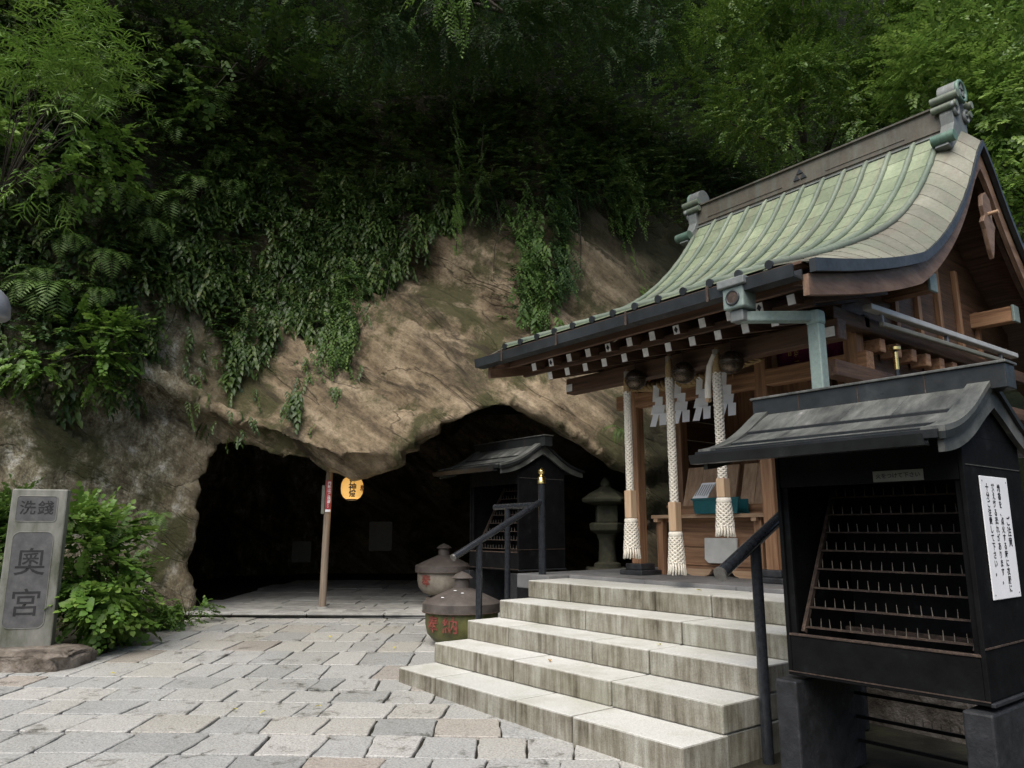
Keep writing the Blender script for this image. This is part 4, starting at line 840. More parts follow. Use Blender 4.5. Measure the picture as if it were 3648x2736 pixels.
for y in (6.62, 8.0, 9.45): MB().beam((-2.98, y, 3.25 + (y - 6.6) * .023), (-2.98, y, 3.40 + (y - 6.6) * .02), .03, .03, (0, 1, 0)).build('bracket', 'greymetal', fl)
vp = thing('black_pole', 'thin black metal pole with a brass collar behind the near incense stand', 'pole', (-2.95, 6.75, PZ))
MB().tube([(-2.95, 6.75, PZ), (-2.95, 6.75, 3.05)], .017, 10).build('shaft', 'rail', vp, 60); MB().tube([(-2.95, 6.75, 2.86), (-2.95, 6.75, 3.02)], .022, 12).build('brass_collar', 'brass', vp, 40); MB().lathe([(.02, 0), (.05, .01), (.05, .035), (.02, .045)], 14, (-2.95, 6.75, 3.03)).build('brass_knob', 'brass', vp, 40)
# ------------------------------------------------------------------ incense and candle stands
def stand(label, x, y, z, hb, sign, W=1.08, dep=.80):
    t = thing('candle_stand', label, 'candle stand', (x, y, z), 'black candle stands')
    L = dict(local=True)
    def bx(nm, mat, par, *a, bev=.004): return B(nm, mat, par, *a, bev=bev, local=True)
    for xa, xb in ((-.065, .075), (W - .12, W + .02)):
        bx('base_block', 'blackblock', t, xa, xb, -.05, dep - .1, 0, hb - .025, bev=.012)
    cabt = bx('bottom_plate', 'blackbox', t, 0, W, 0, dep, hb, hb + .02)
    bx('left_panel', 'blackbox', t, 0, .025, 0, dep, hb + .02, hb + 1.33); bx('right_panel', 'blackbox', t, W - .025, W, 0, dep, hb + .02, hb + 1.33)
    bx('rear_panel', 'blackbox', t, .026, W - .026, dep - .025, dep, hb + .02, hb + 1.33)
    tp = bx('front_trough', 'blackbox', t, .026, W - .026, .002, .022, hb + .02, hb + .225); bx('trough_edge', 'rust', tp, .02, W - .02, -.004, .028, hb + .225, hb + .238, bev=.003)
    bx('trough_seam', 'rust', tp, .0, W, -.003, .001, hb + .018, hb + .024, bev=0)
    bx('top_valance', 'blackbox', t, .026, W - .026, .004, .022, hb + 1.10, hb + 1.33)
    bx('side_seam', 'railcap', t, W, W + .004, .02, dep - .02, hb + 1.175, hb + 1.18, bev=0); bx('side_seam', 'rust', t, W, W + .005, .0, dep, hb + .262, hb + .270, bev=0); bx('side_ledge', 'blackblock', t, W + .001, W + .022, -.01, dep, hb + .0, hb + .018, bev=.003)
    for xa in (.03, W - .048): bx('corner_post', 'blackbox', t, xa - .012, xa + .03, .0231, .05, hb + .02, hb + 1.10)
    # sloping candle rack
    for xa in (W - .07, .07): rack = MB().beam((xa, .08, hb + .24), (xa, .56, hb + 1.10), .022, .03).build('rack_side', 'rust', t, local=True)
    for i in range(8):
        q = i / 7; yy = .10 + .42 * q; zz = hb + .27 + .78 * q
        bar = bx('rack_bar', 'rust', rack, .07, W - .07, yy - .012, yy + .012, zz - .005, zz + .005, bev=0); sp = MB()
        for j in range(15):
            xx = .11 + (W - .22) * j / 14 + random.uniform(-.004, .004); sp.tube([(xx, yy, zz), (xx + random.uniform(-.004, .004), yy, zz + random.uniform(.045, .06))], [.0042, .0016], 5)
        o = sp.build('candle_spike', 'spike', bar, local=True, fix=False); o['kind'] = 'stuff'
    bx('ash_tray', 'blackblock', t, .03, W - .03, .03, .35, hb + .05, hb + .07)
    bx('ash_rail', 'rust', t, .05, W - .05, .60, .63, hb + .20, hb + .235)
    # low wire shelf between the blocks
    wsh = MB().beam((.33, dep - .2, .02), (.33, dep - .2, hb - .03), .02, .02).build('shelf_upright', 'blackbox', t, local=True); sp = MB()
    for zz in (.16, .30, .44): MB().beam((.08, dep - .2, zz), (W - .12, dep - .2, zz), .018, .018).build('shelf_bar', 'blackbox', wsh, local=True)
    for j in range(9): sp.tube([(.38 + .05 * j, dep - .2, .30), (.38 + .05 * j, dep - .2, .355)], [.004, .0015], 5)
    o = sp.build('candle_spike', 'spike', wsh, local=True, fix=False); o['kind'] = 'stuff'
    # curved sheet roof in stepped courses
    z0 = hb; pr = resample([(.40, 1.655), (.26, 1.575), (.10, 1.465), (-.06, 1.385), (-.20, 1.338), (-.33, 1.315)], 21)
    xl, xr = -.33, W + .06
    def rp(s, lift=0): i = s * 20; a = int(min(i, 19)); w = i - a; q = pr[a] * (1 - w) + pr[a + 1] * w; return q[0], q[1] + z0 + lift
    rf = MB().strip([(lambda q: (q[0], q[1] - .035))(rp(s)) for s in np.linspace(0, 1, 16)], [rp(s) for s in np.linspace(0, 1, 16)], lambda a, b, w: (xl + (xr - xl) * w, a, b)).build('roof', 'sheetd', t, 40, local=True)
    MB().strip([(lambda q: (.80 - q[0], q[1] - .035))(rp(s)) for s in np.linspace(0, 1, 16)], [(lambda q: (.80 - q[0], q[1]))(rp(s)) for s in np.linspace(0, 1, 16)], lambda a, b, w: (xl + (xr - xl) * w, a, b)).build('rear_roof', 'sheetd', t, 40, local=True)
    for s0, s1, up in ((.02, .46, .010), (.40, .72, .018), (.66, .93, .026)):
        n = 5; xs = np.linspace(xl + .10, xr - .12, n)
        for i in range(n - 1):
            ss = np.linspace(s0, s1, 7); MB().strip([rp(s, .0008) for s in ss], [rp(s, .022 * (s - s0) / (s1 - s0) + .004) for s in ss], lambda a, b, w: (xs[i] + .001 + (xs[i + 1] - xs[i] - .002) * w, a, b)).build('roof_sheet', 'sheet', rf, 40, local=True)
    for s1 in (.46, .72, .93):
        MB().strip([rp(s1 + .002, .002), rp(s1 + .012, .002)], [rp(s1 + .002, .024), rp(s1 + .012, .024)], lambda a, b, w: (xl + .10 + (xr - xl - .22) * w, a, b)).build('course_shadow_strip', 'gutter_black', rf, local=True)  # dark strips stand in for the shadow line under each course
    for xa, xb in ((xl, xl + .095), (xr - .115, xr)):
        ss = np.linspace(0, 1, 14); MB().strip([rp(s, .0008) for s in ss], [rp(s, .030) for s in ss], lambda a, b, w: (xa + (xb - xa) * w, a, b)).build('verge_strip', 'sheet', rf, 40, local=True)
    MB().strip([rp(s, -.03) for s in (.93, 1.0)], [rp(s, .012) for s in (.93, 1.0)], lambda a, b, w: (xl - .01 + (xr - xl - .02) * w, a - .02, b)).build('eave_edge', 'gutter_black', rf, local=True)
    for xa, sg in ((xl + .02, -1), (xr - .02, 1)):
        for rear in (0, 1):
            ss = np.linspace(0, .97, 14); mir = (lambda q: (.80 - q[0], q[1])) if rear else (lambda q: q)
            MB().strip([mir((lambda q, s: (q[0], q[1] - .15 + .05 * s))(rp(s), s)) for s in ss], [mir((lambda q: (q[0], q[1] - .034))(rp(s))) for s in ss], lambda a, b, w: (xa - sg * .03 * w, a, b)).build('barge_board', 'sheet', t, 40, local=True)
    gp = [mirq for mirq in [(.40, z0 + 1.60), (.05, z0 + 1.42), (.0, z0 + 1.33), (.8, z0 + 1.33), (.75, z0 + 1.42)]]
    for xa in (.0, W - .02): MB().prism(gp, lambda a, b, w: (xa + .02 * w, a, b)).build('gable_panel', 'blackbox', t, local=True)
    rg = bx('ridge_box', 'sheetd', rf, xl - .02, W + .14, .33, .47, z0 + 1.60, z0 + 1.735, bev=.004)
    bx('ridge_cap', 'sheet', rg, xl - .03, W + .15, .315, .485, z0 + 1.735, z0 + 1.75, bev=.003)
    for xx in (.0, .4, .8): bx('ridge_seam', 'rust', rg, xx, xx + .006, .327, .3295, z0 + 1.60, z0 + 1.735, bev=0)
    gt_ = MB().prism([(-.03, 0), (.035, 0), (.035, .045), (.025, .045), (.022, .01), (-.02, .01), (-.035, .055), (-.045, .055)], lambda a, b, w: (xl - .02 + (xr - xl - .06) * w, -.36 + a, z0 + 1.25 + b)).build('gutter', 'gutter_black', t, local=True)
    if sign:
        sg = tag(MB().box(W + .003, W + .009, .165, .545, hb + .49, hb + 1.125).build('notice_sign', 'paper', bev=.003), 'white notice sign with black Japanese writing on the right side of the near candle stand', 'sign')
        sg.location = (x, y, z)
        cols = [('ご注意', .055, .485, .83), ('線香を、点火する時に衣服に', .043, .405, .80), ('燃え移る恐れがあります。', .043, .325, .822), ('十分ご注意して下さい。', .043, .245, .844)]
        for s, sz, yy, zc in cols: text('writing', s, sz, (x + W + .009, y + yy, z + hb + zc), (0, 1, 0), (0, 0, 1), 'ink', sg, True, .0011, .0012)
        for yy in (.19, .52):
            for zz in (.515, 1.10): MB().lathe([(.005, 0), (.004, .002)], 8).build('screw', 'greymetal', sg, local=True).matrix_local = Matrix.Translation((W + .009, yy, hb + zz)) @ Matrix.Rotation(R(90), 4, 'Y')
        s2 = tag(MB().box(.61, .88, -.0005, .0015, hb + 1.105, hb + 1.165).build('small_sign', 'palesign', bev=0), 'small faded paper sign above the opening of the near candle stand', 'sign'); s2.location = (x, y, z)
        text('writing', '火をつけて下さい', .030, (x + .745, y - .0005, z + hb + 1.135), (1, 0, 0), (0, 0, 1), 'ink', s2, False, .0006, .001)
    return t
stand('black candle stand in the right foreground with a grey sheet roof and white side sign', -2.63, 4.19, 0, .605, True)
stand('black candle stand standing half in the dark cave mouth behind the left handrail', -9.93, 7.0, .13, .62, False).scale = (1.16, 1.16, 1.16)
B('plinth_stone', 'blackblock', None, -10.05, -8.6, 6.9, 7.95, -.1, .135, .02)
o = bpy.data.objects['plinth_stone']; tag(o, 'dark stone plinth under the candle stand in the cave mouth', 'plinth')

# ------------------------------------------------------------------ lidded incense urns
def urn(label, loc, body, s, chars):
    t = thing('incense_urn', label, 'urn', loc, 'lidded incense urns')
    bd = MB().lathe([(.19 * s, 0), (.20 * s, .03), (.25 * s, .035), (.34 * s, .07), (.41 * s, .15), (.435 * s, .25), (.44 * s, .40), (.43 * s, .44)], 48).build('bowl', body, t, 50, local=True)
    ld = MB().lathe([(.45 * s, .395), (.475 * s, .40), (.475 * s, .50), (.465 * s, .51), (.30 * s, .585), (.14 * s, .655), (.10 * s, .67)], 48).build('lid', 'urnlid', t, 40, local=True)
    MB().lathe([(.477 * s, .395), (.482 * s, .40), (.477 * s, .408)], 48).build('lid_band', 'rust', ld, 180, local=True)
    MB().lathe([(.098 * s, .66), (.094 * s, .78)], 24).build('chimney', 'urnlid', ld, 40, local=True)
    MB().lathe([(.115 * s, .775), (.13 * s, .785), (.08 * s, .83), (.03 * s, .85), (.0, .865)], 24).build('chimney_cap', 'urnlid', ld, 40, local=True)
    for ch, az, sz in chars:
        o = text('red_character', ch, sz, (0, 0, 0), (1, 0, 0), (0, 1, 0), 'redpaint', bd, local=True, bold=.004, lift=0); r = .444 * s
        for v in o.data.vertices:
            a = R(az) + v.co.x / r; zz = .265 + v.co.y; rr = (.444 - max(0, .25 - zz) * .12) * s + .002; v.co = (rr * math.cos(a), rr * math.sin(a), zz)
    return t
uf = math.degrees(math.atan2(-FH[1], -FH[0]))                       # bearing of the side that faces the courtyard
u1 = urn('dark-lidded green urn with red characters on the paving left of the steps', (-7.66, 5.30, .09), 'urngreen', 1.0, [('納', uf - 14, .20), ('奉', uf - 46, .20)])
for az, rr_, zz in ((uf - 40, .33, .575), (uf - 25, .17, .645), (uf + 5, .22, .622)):
    a = R(az); MB().lathe([(.022, 0), (.012, .004), (.0, .005)], 8, (rr_ * math.cos(a), rr_ * math.sin(a), zz)).build('white_wax_spot', 'paper', [c for c in u1.children if c.name.startswith('lid')][0], 60, local=True)
ux, uy, _ = P(-1.14, 12.75, 0)
urn('grey urn with a dark lid standing inside the cave', (ux, uy, .36), 'urngrey', 1.0, [('奉', uf - 35, .20)])
tag(MB().lathe([(.30, 0), (.30, .13), (.24, .15)], 24).build('urn_stone', 'boulder', smooth=40), 'round stone under the grey urn in the cave', 'stone').location = (ux, uy, .215)

# ------------------------------------------------------------------ post, signs and lit lantern in the cave mouth
px, py, _ = P(-3.02, 12.25, 0)
wp = thing('wooden_post', 'slim weathered wooden post standing in the middle of the cave mouth', 'post', (px, py, .22))
MB().tube([(0, 0, 0), (.02, .012, 2.6)], [.058, .054], 14).build('shaft', 'graypole', wp, 60, local=True)
MB().lathe([(.09, -.005), (.088, .02), (.06, .03)], 16).build('foot', 'cave_slab', wp, 40, local=True)
A, Bv = Vector((RT[0], RT[1], 0)), Vector((FH[0], FH[1], 0))
def board(name, label, cat, u, D, z0, z1, w, th, mat):
    c = Vector(P(u, D, (z0 + z1) / 2)); o = MB().beam(Vector((0, 0, -(z1 - z0) / 2)), Vector((0, 0, (z1 - z0) / 2)), w, th, tuple(Bv)).build(name, mat, bev=.002); o.location = c
    if label: tag(o, label, cat)
    return o
rs = board('red_sign', 'narrow red sign with white writing fixed to the wooden post', 'sign', -2.985, 12.17, 1.77, 2.24, .085, .008, 'redsign')
cpos = Vector(P(-2.975, 12.164, 2.04)); text('writing', '撮影はご遠慮', .058, cpos, A, (0, 0, 1), 'paper', rs, True, .001, .001)
text('writing', '下さい', .03, Vector(P(-2.985, 12.164, 1.84)), A, (0, 0, 1), 'paper', rs, True, .0006, .001)
board('white_panel', None, None, -2.985, 12.168, 1.73, 1.77, .085, .008, 'paper').parent = rs
wpn = [o for o in bpy.data.objects if o.name.startswith('white_panel')][0]; wpn.location = wpn.location - rs.location
board('pale_sign', 'pale narrow board fixed beside the red sign on the wooden post', 'sign', -3.075, 12.20, 1.70, 2.16, .05, .02, 'palesign')
lx, ly, _ = P(-2.60, 12.15, 0)
ln = thing('paper_lantern', 'glowing yellow paper lantern with black Japanese characters under the rock lip', 'lantern', (lx, ly, 1.935))
prof = [(.09, 0), (.135, .03), (.168, .09), (.178, .17), (.172, .25), (.14, .32), (.09, .36)]
lb = MB().lathe([(r + .003 * (i % 2), z) for i, (r, z) in enumerate([(np.interp(zz, [p[1] for p in prof], [p[0] for p in prof]), zz) for zz in np.linspace(0, .36, 25)])], 32).build('paper_shade', 'lantern', ln, 180, local=True)
MB().lathe([(.085, .355), (.085, .39)], 20).build('top_ring', 'ink', ln, 40, local=True); MB().lathe([(.085, -.02), (.085, .005)], 20).build('bottom_ring', 'ink', ln, 40, local=True)
MB().tube([(0, 0, .38), (0, 0, .75)], .006, 6).build('cord', 'ink', ln, local=True)
for ch, az, sz, zc, mt in (('御', uf + 14, .115, .285, 'ink'), ('神', uf + 14, .125, .18, 'ink'), ('燈', uf + 14, .115, .075, 'ink'), ('奉', uf + 74, .12, .16, 'redsign')):
    o = text('lantern_character', ch, sz, (0, 0, 0), (1, 0, 0), (0, 1, 0), mt, lb, local=True, bold=.0028, lift=0)
    for v in o.data.vertices:
        zz = zc + v.co.y; r = np.interp(zz, [p[1] for p in prof], [p[0] for p in prof]) + .007; a = R(az) + v.co.x / .175; v.co = (r * math.cos(a), r * math.sin(a), zz)
lp = bpy.data.lights.new('lantern_bulb', 'POINT'); lp.energy = 1.6; lp.color = (1, .62, .25); lp.shadow_soft_size = .16
lpo = bpy.data.objects.new('lantern_bulb', lp); COL.objects.link(lpo); lpo.location = (0, 0, -.12); lpo.parent = ln
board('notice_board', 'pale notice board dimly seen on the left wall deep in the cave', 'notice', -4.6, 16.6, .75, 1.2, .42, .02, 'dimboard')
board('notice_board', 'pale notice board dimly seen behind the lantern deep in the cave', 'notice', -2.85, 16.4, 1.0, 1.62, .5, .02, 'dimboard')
# ------------------------------------------------------------------ stone lantern beside the shrine
sx_, sy_, _ = P(1.52, 12.1, 0)
sl = thing('stone_lantern', 'mossy stone lantern in the shade left of the shrine', 'stone lantern', (sx_, sy_, 0), rz=YAW)
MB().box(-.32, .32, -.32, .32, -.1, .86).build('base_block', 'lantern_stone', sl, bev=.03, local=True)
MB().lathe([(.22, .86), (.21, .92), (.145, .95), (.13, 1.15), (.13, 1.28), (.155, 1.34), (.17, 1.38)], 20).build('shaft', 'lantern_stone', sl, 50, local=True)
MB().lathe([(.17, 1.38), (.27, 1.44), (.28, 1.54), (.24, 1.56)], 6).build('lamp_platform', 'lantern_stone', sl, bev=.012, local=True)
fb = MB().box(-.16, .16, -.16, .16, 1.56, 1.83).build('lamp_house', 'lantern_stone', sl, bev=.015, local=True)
MB().tube([(.0, -.165, 1.73), (.0, -.14, 1.73)], .033, 14).build('lamp_opening_disc', 'ink', fb, local=True)  # black disc stands in for the shaded opening
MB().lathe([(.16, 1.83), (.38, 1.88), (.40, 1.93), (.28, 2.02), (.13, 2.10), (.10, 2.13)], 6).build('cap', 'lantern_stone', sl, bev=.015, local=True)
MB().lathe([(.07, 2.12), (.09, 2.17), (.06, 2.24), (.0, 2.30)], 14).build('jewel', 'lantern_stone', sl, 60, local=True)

# ------------------------------------------------------------------ inscribed tablet on its boulder
def lump(name, label, cat, c, r, mat, seed=0, flat=.0):
    mb = MB(); n, m_ = 64, 32; vs = []
    for j in range(m_ + 1):
        th = math.pi * j / m_
        for i in range(n):
            ph = 2 * math.pi * i / n; d = Vector((math.sin(th) * math.cos(ph), math.sin(th) * math.sin(ph), math.cos(th)))
            q = Vector([math.copysign(abs(k) ** .45, k) for k in d]); k = 1 + .10 * noise.noise(d * 1.8 + Vector((seed, 0, 0))) + .09 * noise.noise(d * 5 + Vector((0, seed, 0))) + .04 * noise.noise(d * 12)
            vs.append((q.x * r[0] * k, q.y * r[1] * k, q.z * r[2] * (k if q.z < .5 else 1)))
    mb.add(vs, [(j * n + i, (j + 1) * n + i, (j + 1) * n + (i + 1) % n, j * n + (i + 1) % n) for j in range(m_) for i in range(n)])
    o = mb.build(name, mat, smooth=180, fix=True); o.location = c; o.rotation_euler = (0, 0, YAW); return tag(o, label, cat)
bxx, byy, _ = P(-5.12, 8.10, 0)
lump('boulder', 'brown boulder lying flat under the inscribed stone tablet', 'boulder', (bxx, byy, .10), (.66, .36, .155), 'boulder', 3)
tx, ty, _ = P(-5.13, 8.16, 0)
tb = thing('stone_tablet', 'tall grey stone tablet carved with Japanese characters by the cliff on the left', 'stone tablet', (tx, ty, .235), rz=YAW + R(19))
sl_ = MB().prism([(-.27, 0), (.27, 0), (.265, 1.645), (-.26, 1.645)], lambda a, b, w: (a, -.08 + .17 * w, b)).build('slab', 'tablet', tb, bev=.014, local=True)
def rrect(x0, x1, z0, z1, r, n=5):
    pts = []
    for cx_, cz_, a0 in ((x1 - r, z0 + r, -90), (x1 - r, z1 - r, 0), (x0 + r, z1 - r, 90), (x0 + r, z0 + r, 180)):
        for i in range(n + 1): a = R(a0 + 90 * i / n); pts.append((cx_ + r * math.cos(a), cz_ + r * math.sin(a)))
    return pts
def frame_panel(x0, x1, z0, z1, r):
    MB().prism(rrect(x0, x1, z0, z1, r), lambda a, b, w: (a, -.083 + .003 * w, b)).build('sunk_panel', 'tablet_in', sl_, local=True)
    ring = rrect(x0, x1, z0, z1, r, 6); MB().tube([(a, -.0825, b) for a, b in ring + ring[:1]], .004, 6, False).build('panel_border', 'tablet', sl_, 180, local=True, fix=False)
frame_panel(-.20, .18, .20, 1.19, .07); frame_panel(-.20, .18, 1.30, 1.57, .03)
for s, sz, x, z in (('奧', .30, -.01, .86), ('宮', .30, -.01, .44)): text('carved_character', s, sz, (x, -.0838, z), (1, 0, 0), (0, 0, 1), 'tablet_char', sl_, local=True, bold=.0016, lift=.001)
for s, sz, x, z in (('洗', .155, -.095, 1.435), ('錢', .155, .075, 1.435)): text('carved_character', s, sz, (x, -.0838, z), (1, 0, 0), (0, 0, 1), 'tablet_char', sl_, local=True, bold=.002, lift=.001)
# grey lamp at the left edge
gx, gy, gz_ = P(-3.75, 5.1, 0)
gl = thing('yard_lamp', 'grey rounded metal lamp head cut by the left edge of the view', 'lamp', (gx, gy, 0))
MB().tube([(-.2, -.25, 0), (-.2, -.25, 2.9), (-.12, -.15, 3.08), (0, 0, 3.1)], .028, 10).build('pole', 'greymetal', gl, 60, local=True)
MB().lathe([(.0, 3.16), (.06, 3.15), (.11, 3.10), (.135, 3.03), (.14, 2.95), (.12, 2.93), (.0, 2.93)], 28).build('lamp_head', 'greymetal', gl, 50, local=True)
# ------------------------------------------------------------------ the rest of the hollow: unseen slopes round the courtyard, sized to block low light
def hollow(a, b):
    ang = R(-60 + 300 * a); rad = 15 + 5.5 * b + 1.2 * noise.noise((a * 14, b * 3, 5))
    return P(rad * math.cos(ang + R(180)), 1.5 - rad * math.sin(ang), -.3 + 5.5 * b)
struct(MB().grid(70, 16, hollow).build('hillside', 'hill', smooth=180, fix=False))

LEAF_I = leaf_tpl(.135, .058, .35, .16, 2); LEAF_S = leaf_tpl(.06, .036, .15, .2, 1); LEAF_M = leaf_tpl(.085, .05, .2, .2, 1)
LEAF_B = leaf_tpl(.12, .09, .2, .14, 2); LEAF_R = leaf_tpl(.078, .070, .12, .10, 2); LEAF_N = leaf_tpl(.17, .020, .25, .2, 2); LEAF_P = leaf_tpl(.085, .036, .12, .15, 1)
IVY = [hang_sprig(8, .34, LEAF_I, i) for i in range(5)]; SMALL = [hang_sprig(12, .30, LEAF_S, 20 + i) for i in range(3)]
DARK = [bough_sprig(12, .42, LEAF_M, 40 + i) for i in range(3)]; TREE = [bough_sprig(14, .30, LEAF_S, 50 + i) for i in range(4)]
BROAD = [bough_sprig(9, .34, LEAF_B, 60 + i, .5, .35) for i in range(3)]; ROUND = [bough_sprig(9, .24, LEAF_R, 70 + i, .5, .3) for i in range(3)]
BAMB = [bough_sprig(8, .22, LEAF_N, 80 + i, .8, .4) for i in range(3)]; PINN = [bough_sprig(15, .42, LEAF_P, 90 + i, .2, .3) for i in range(3)]
BRIGHT = [bough_sprig(11, .36, leaf_tpl(.105, .06, .2, .15, 2), 100 + i, .5, .3) for i in range(3)]

def spread(tpls, pos_, rot, s0, s1):
    k = RNG.integers(0, len(tpls), len(pos_)); parts = []
    for i, t in enumerate(tpls):
        m = k == i
        if m.any(): parts.append(scatter(t, pos_[m], rot[m], s0 + (s1 - s0) * RNG.random(m.sum()), .45))
    return merge(parts)
VBU = [-7.3, -6.7, -6.29, -5.89, -5.84, -5.80, -5.25, -5.04, -4.82, -4.45, -4.25, -3.78, -3.23, -2.86, -2.58, -2.35, -1.81, -1.3, -.5, -.01, .05, .68, .82, 1.14, 1.77, 2.12, 2.84, 3.66, 9]
VBZ = [3.68, 3.37, 3.45, 3.66, 4.21, 5.2, 5.41, 4.39, 4.05, 3.79, 4.31, 4.98, 4.6, 4.36, 5.17, 5.91, 6.49, 7.06, 7.19, 7.08, 4.84, 4.81, 6.09, 7.46, 8.1, 7.25, 7.96, 9.02, 9.5]
vb_at = lambda u: np.interp(u, VBU, VBZ)
front = (CN @ np.array([FH[0], FH[1], 0]) < -.05) & (CV[:, 1] < face(CV[:, 0], CV[:, 2]) + .6)
def on_cliff(n, mask):
    ids = np.flatnonzero(front & mask); i = RNG.choice(ids, n); return CW[i] + RNG.normal(0, .04, (n, 3)), CN[i], CV[i]
nfield = np.array([noise.noise((a * .9, b * .9, 7.0)) for a, b in CV[:, [0, 2]]])        # patches of thick and thin growth
u_, z_ = CV[:, 0], CV[:, 2]; lift = z_ - vb_at(u_)
# thick dark under-layer, then glossy creeper, then fine creeper on the right
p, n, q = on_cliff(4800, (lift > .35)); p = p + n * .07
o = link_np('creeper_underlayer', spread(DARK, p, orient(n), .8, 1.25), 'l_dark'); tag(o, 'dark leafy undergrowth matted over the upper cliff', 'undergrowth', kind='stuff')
p, n, q = on_cliff(1900, (lift > .0) & (u_ > -6.0) & (u_ < -1.2) & (z_ < 8.6) & (nfield > -.12 - .25 * (lift < .8))); p = p + n * (.10 + .16 * RNG.random((len(p), 1)))
p2, n2, q = on_cliff(90, (lift > -1.5) & (lift < .1) & (u_ > -5.9) & (u_ < -2.4) & (z_ > 3.0)); p2 = p2 + n2 * .06
o = link_np('glossy_creeper', merge([spread(IVY, p, orient(n), .7, 1.1), spread(IVY, p2, orient(n2), .5, .75)]), 'l_ivy'); tag(o, 'glossy dark green creeper hanging over the middle of the cliff', 'creeper', kind='stuff')
p, n, q = on_cliff(2300, (lift > .05) & (u_ > -1.4) & ((u_ < -.05) | (u_ > .75)) & (nfield > -.25)); p = p + n * (.08 + .12 * RNG.random((len(p), 1)))
o = link_np('fine_creeper', spread(SMALL, p, orient(n), .6, 1.0), 'l_dark'); tag(o, 'fine-leaved dark creeper over the cliff behind the shrine roof', 'creeper', kind='stuff')
p, n, q = on_cliff(1100, (lift > -.05) & (u_ < -5.85) & (nfield > -.15)); p = p + n * (.08 + .16 * RNG.random((len(p), 1)))
o = link_np('bank_creeper', merge([spread(IVY, p[:650], orient(n[:650]), .7, 1.25), spread(ROUND, p[650:], orient(n[650:]), .9, 1.5)]), 'l_ivy'); tag(o, 'mixed creeper on the left bank of the cliff above the tablet', 'creeper', kind='stuff')
p, n, q = on_cliff(420, (lift > .1) & (u_ > -6.0) & (u_ < 3.5) & (nfield < .05)); p = p + n * (.12 + .16 * RNG.random((len(p), 1)))
o = link_np('mixed_seedlings', merge([spread(ROUND, p[:250], orient(n[:250]), .7, 1.2), spread(BROAD, p[250:], orient(n[250:]), .5, .9)]), 'l_fern'); tag(o, 'scattered seedlings rooted among the cliff creepers', 'seedlings', kind='stuff')
for i, (u0, z0, z1) in enumerate(((-5.6, 7.6, 4.6), (-4.9, 6.5, 4.1), (-4.1, 7.0, 4.3), (-3.3, 6.8, 3.9), (-2.2, 7.6, 5.4), (-1.5, 8.5, 6.2), (-.3, 8.6, 5.9), (1.2, 8.4, 5.2))):
    pts = []
    for j in range(14):
        t = j / 13; uu = u0 + .25 * noise.noise((u0 * 3, t * 2.5, 1)) + .05 * noise.noise((u0, t * 9, 5)); zz = z0 + (z1 - z0) * t; pts.append(P(uu, float(face(np.array(uu), np.array(zz))) - .12 - .08 * math.sin(t * 5), zz))
    tag(MB().tube(pts, [.014 - .009 * j / 13 for j in range(14)], 5).build('bare_vine', 'bark', smooth=180), f'bare brown vine stem trailing over the rock, {["first", "second", "third", "fourth", "fifth", "sixth", "seventh", "eighth"][i]} from the left', 'vine', 'bare vine stems on the cliff')
# single columns and strands of ivy
def ivy_strand(name, label, pts, n, w, tpls, mat, s0, s1, stem=.006):
    pts = np.array(pts, float); t = np.sort(RNG.random(n)); seg = np.linspace(0, 1, len(pts))
    W = np.stack([np.interp(t, seg, pts[:, k]) for k in range(3)], 1); wob = RNG.normal(0, 1, (n, 3)) * w; wob[:, 1] = -np.abs(wob[:, 1]) * .7
    W = W + wob; X = W[:, :1] * RT[None] + W[:, 1:2] * FH[None]; X[:, 2] = W[:, 2]
    b = P(*pts[-1]); e = thing(name, label, 'ivy', b, 'strands of ivy on the cliff')
    nn = np.tile(-FH, (n, 1)); tri = spread(tpls, X - np.array(b), orient(nn), s0, s1); link_np('foliage', tri, mat, e)
    sm = MB().tube([P(*q) for q in pts], stem, 5); sm.build('stem', 'bark', e, 180)
fz = lambda u, z, off=.12: (u, float(face(np.array(u), np.array(z))) - off, z)
ivy_strand('ivy_column', 'thick column of ivy hanging beside the left eave of the shrine', [fz(.25, 7.6), fz(.35, 6.6), fz(.40, 5.8), fz(.42, 4.95)], 260, .17, SMALL + IVY[:1], 'l_fern', .7, 1.1, .02)
ivy_strand('ivy_strand', 'long thin yellow-green strand of ivy hanging down the bare rock', [fz(-1.13, 9.9, .5), fz(-1.0, 8.2, .55), fz(-.99, 7.1, .5), fz(-1.01, 6.35, .35)], 75, .045, [SMALL[0]], 'l_light', .5, .8)
ivy_strand('ivy_strand', 'short strand of ivy dangling right of the long yellow-green one', [fz(-.56, 9.3, .5), fz(-.60, 8.0, .5), fz(-.72, 7.0, .4)], 34, .035, [SMALL[1]], 'l_fern', .45, .7)
ivy_strand('ivy_strand', 'leafy tongue of ivy reaching down at the right end of the glossy creeper', [fz(-3.1, 6.3), fz(-2.95, 5.4), fz(-2.86, 4.6), fz(-2.9, 4.25)], 150, .13, SMALL, 'l_fern', .8, 1.2, .012)
ivy_strand('ivy_strand', 'small lone sprig of ivy on the rock above the cave lip', [fz(-3.50, 3.75, .16), fz(-3.42, 3.5, .16), fz(-3.36, 3.25, .16)], 16, .04, IVY[:2], 'l_ivy', .7, .9)
ivy_strand('ivy_column', 'bushy column of ivy close to the left end of the roof ridge', [fz(2.3, 9.2), fz(2.25, 8.3), fz(2.3, 7.5)], 220, .19, SMALL, 'l_fern', .8, 1.15, .015)
ivy_strand('ivy_strand', 'thin ivy strand low on the rock just left of the roof', [fz(2.45, 7.0), fz(2.5, 6.2), fz(2.5, 5.6)], 24, .05, [SMALL[2]], 'l_light', .5, .75)
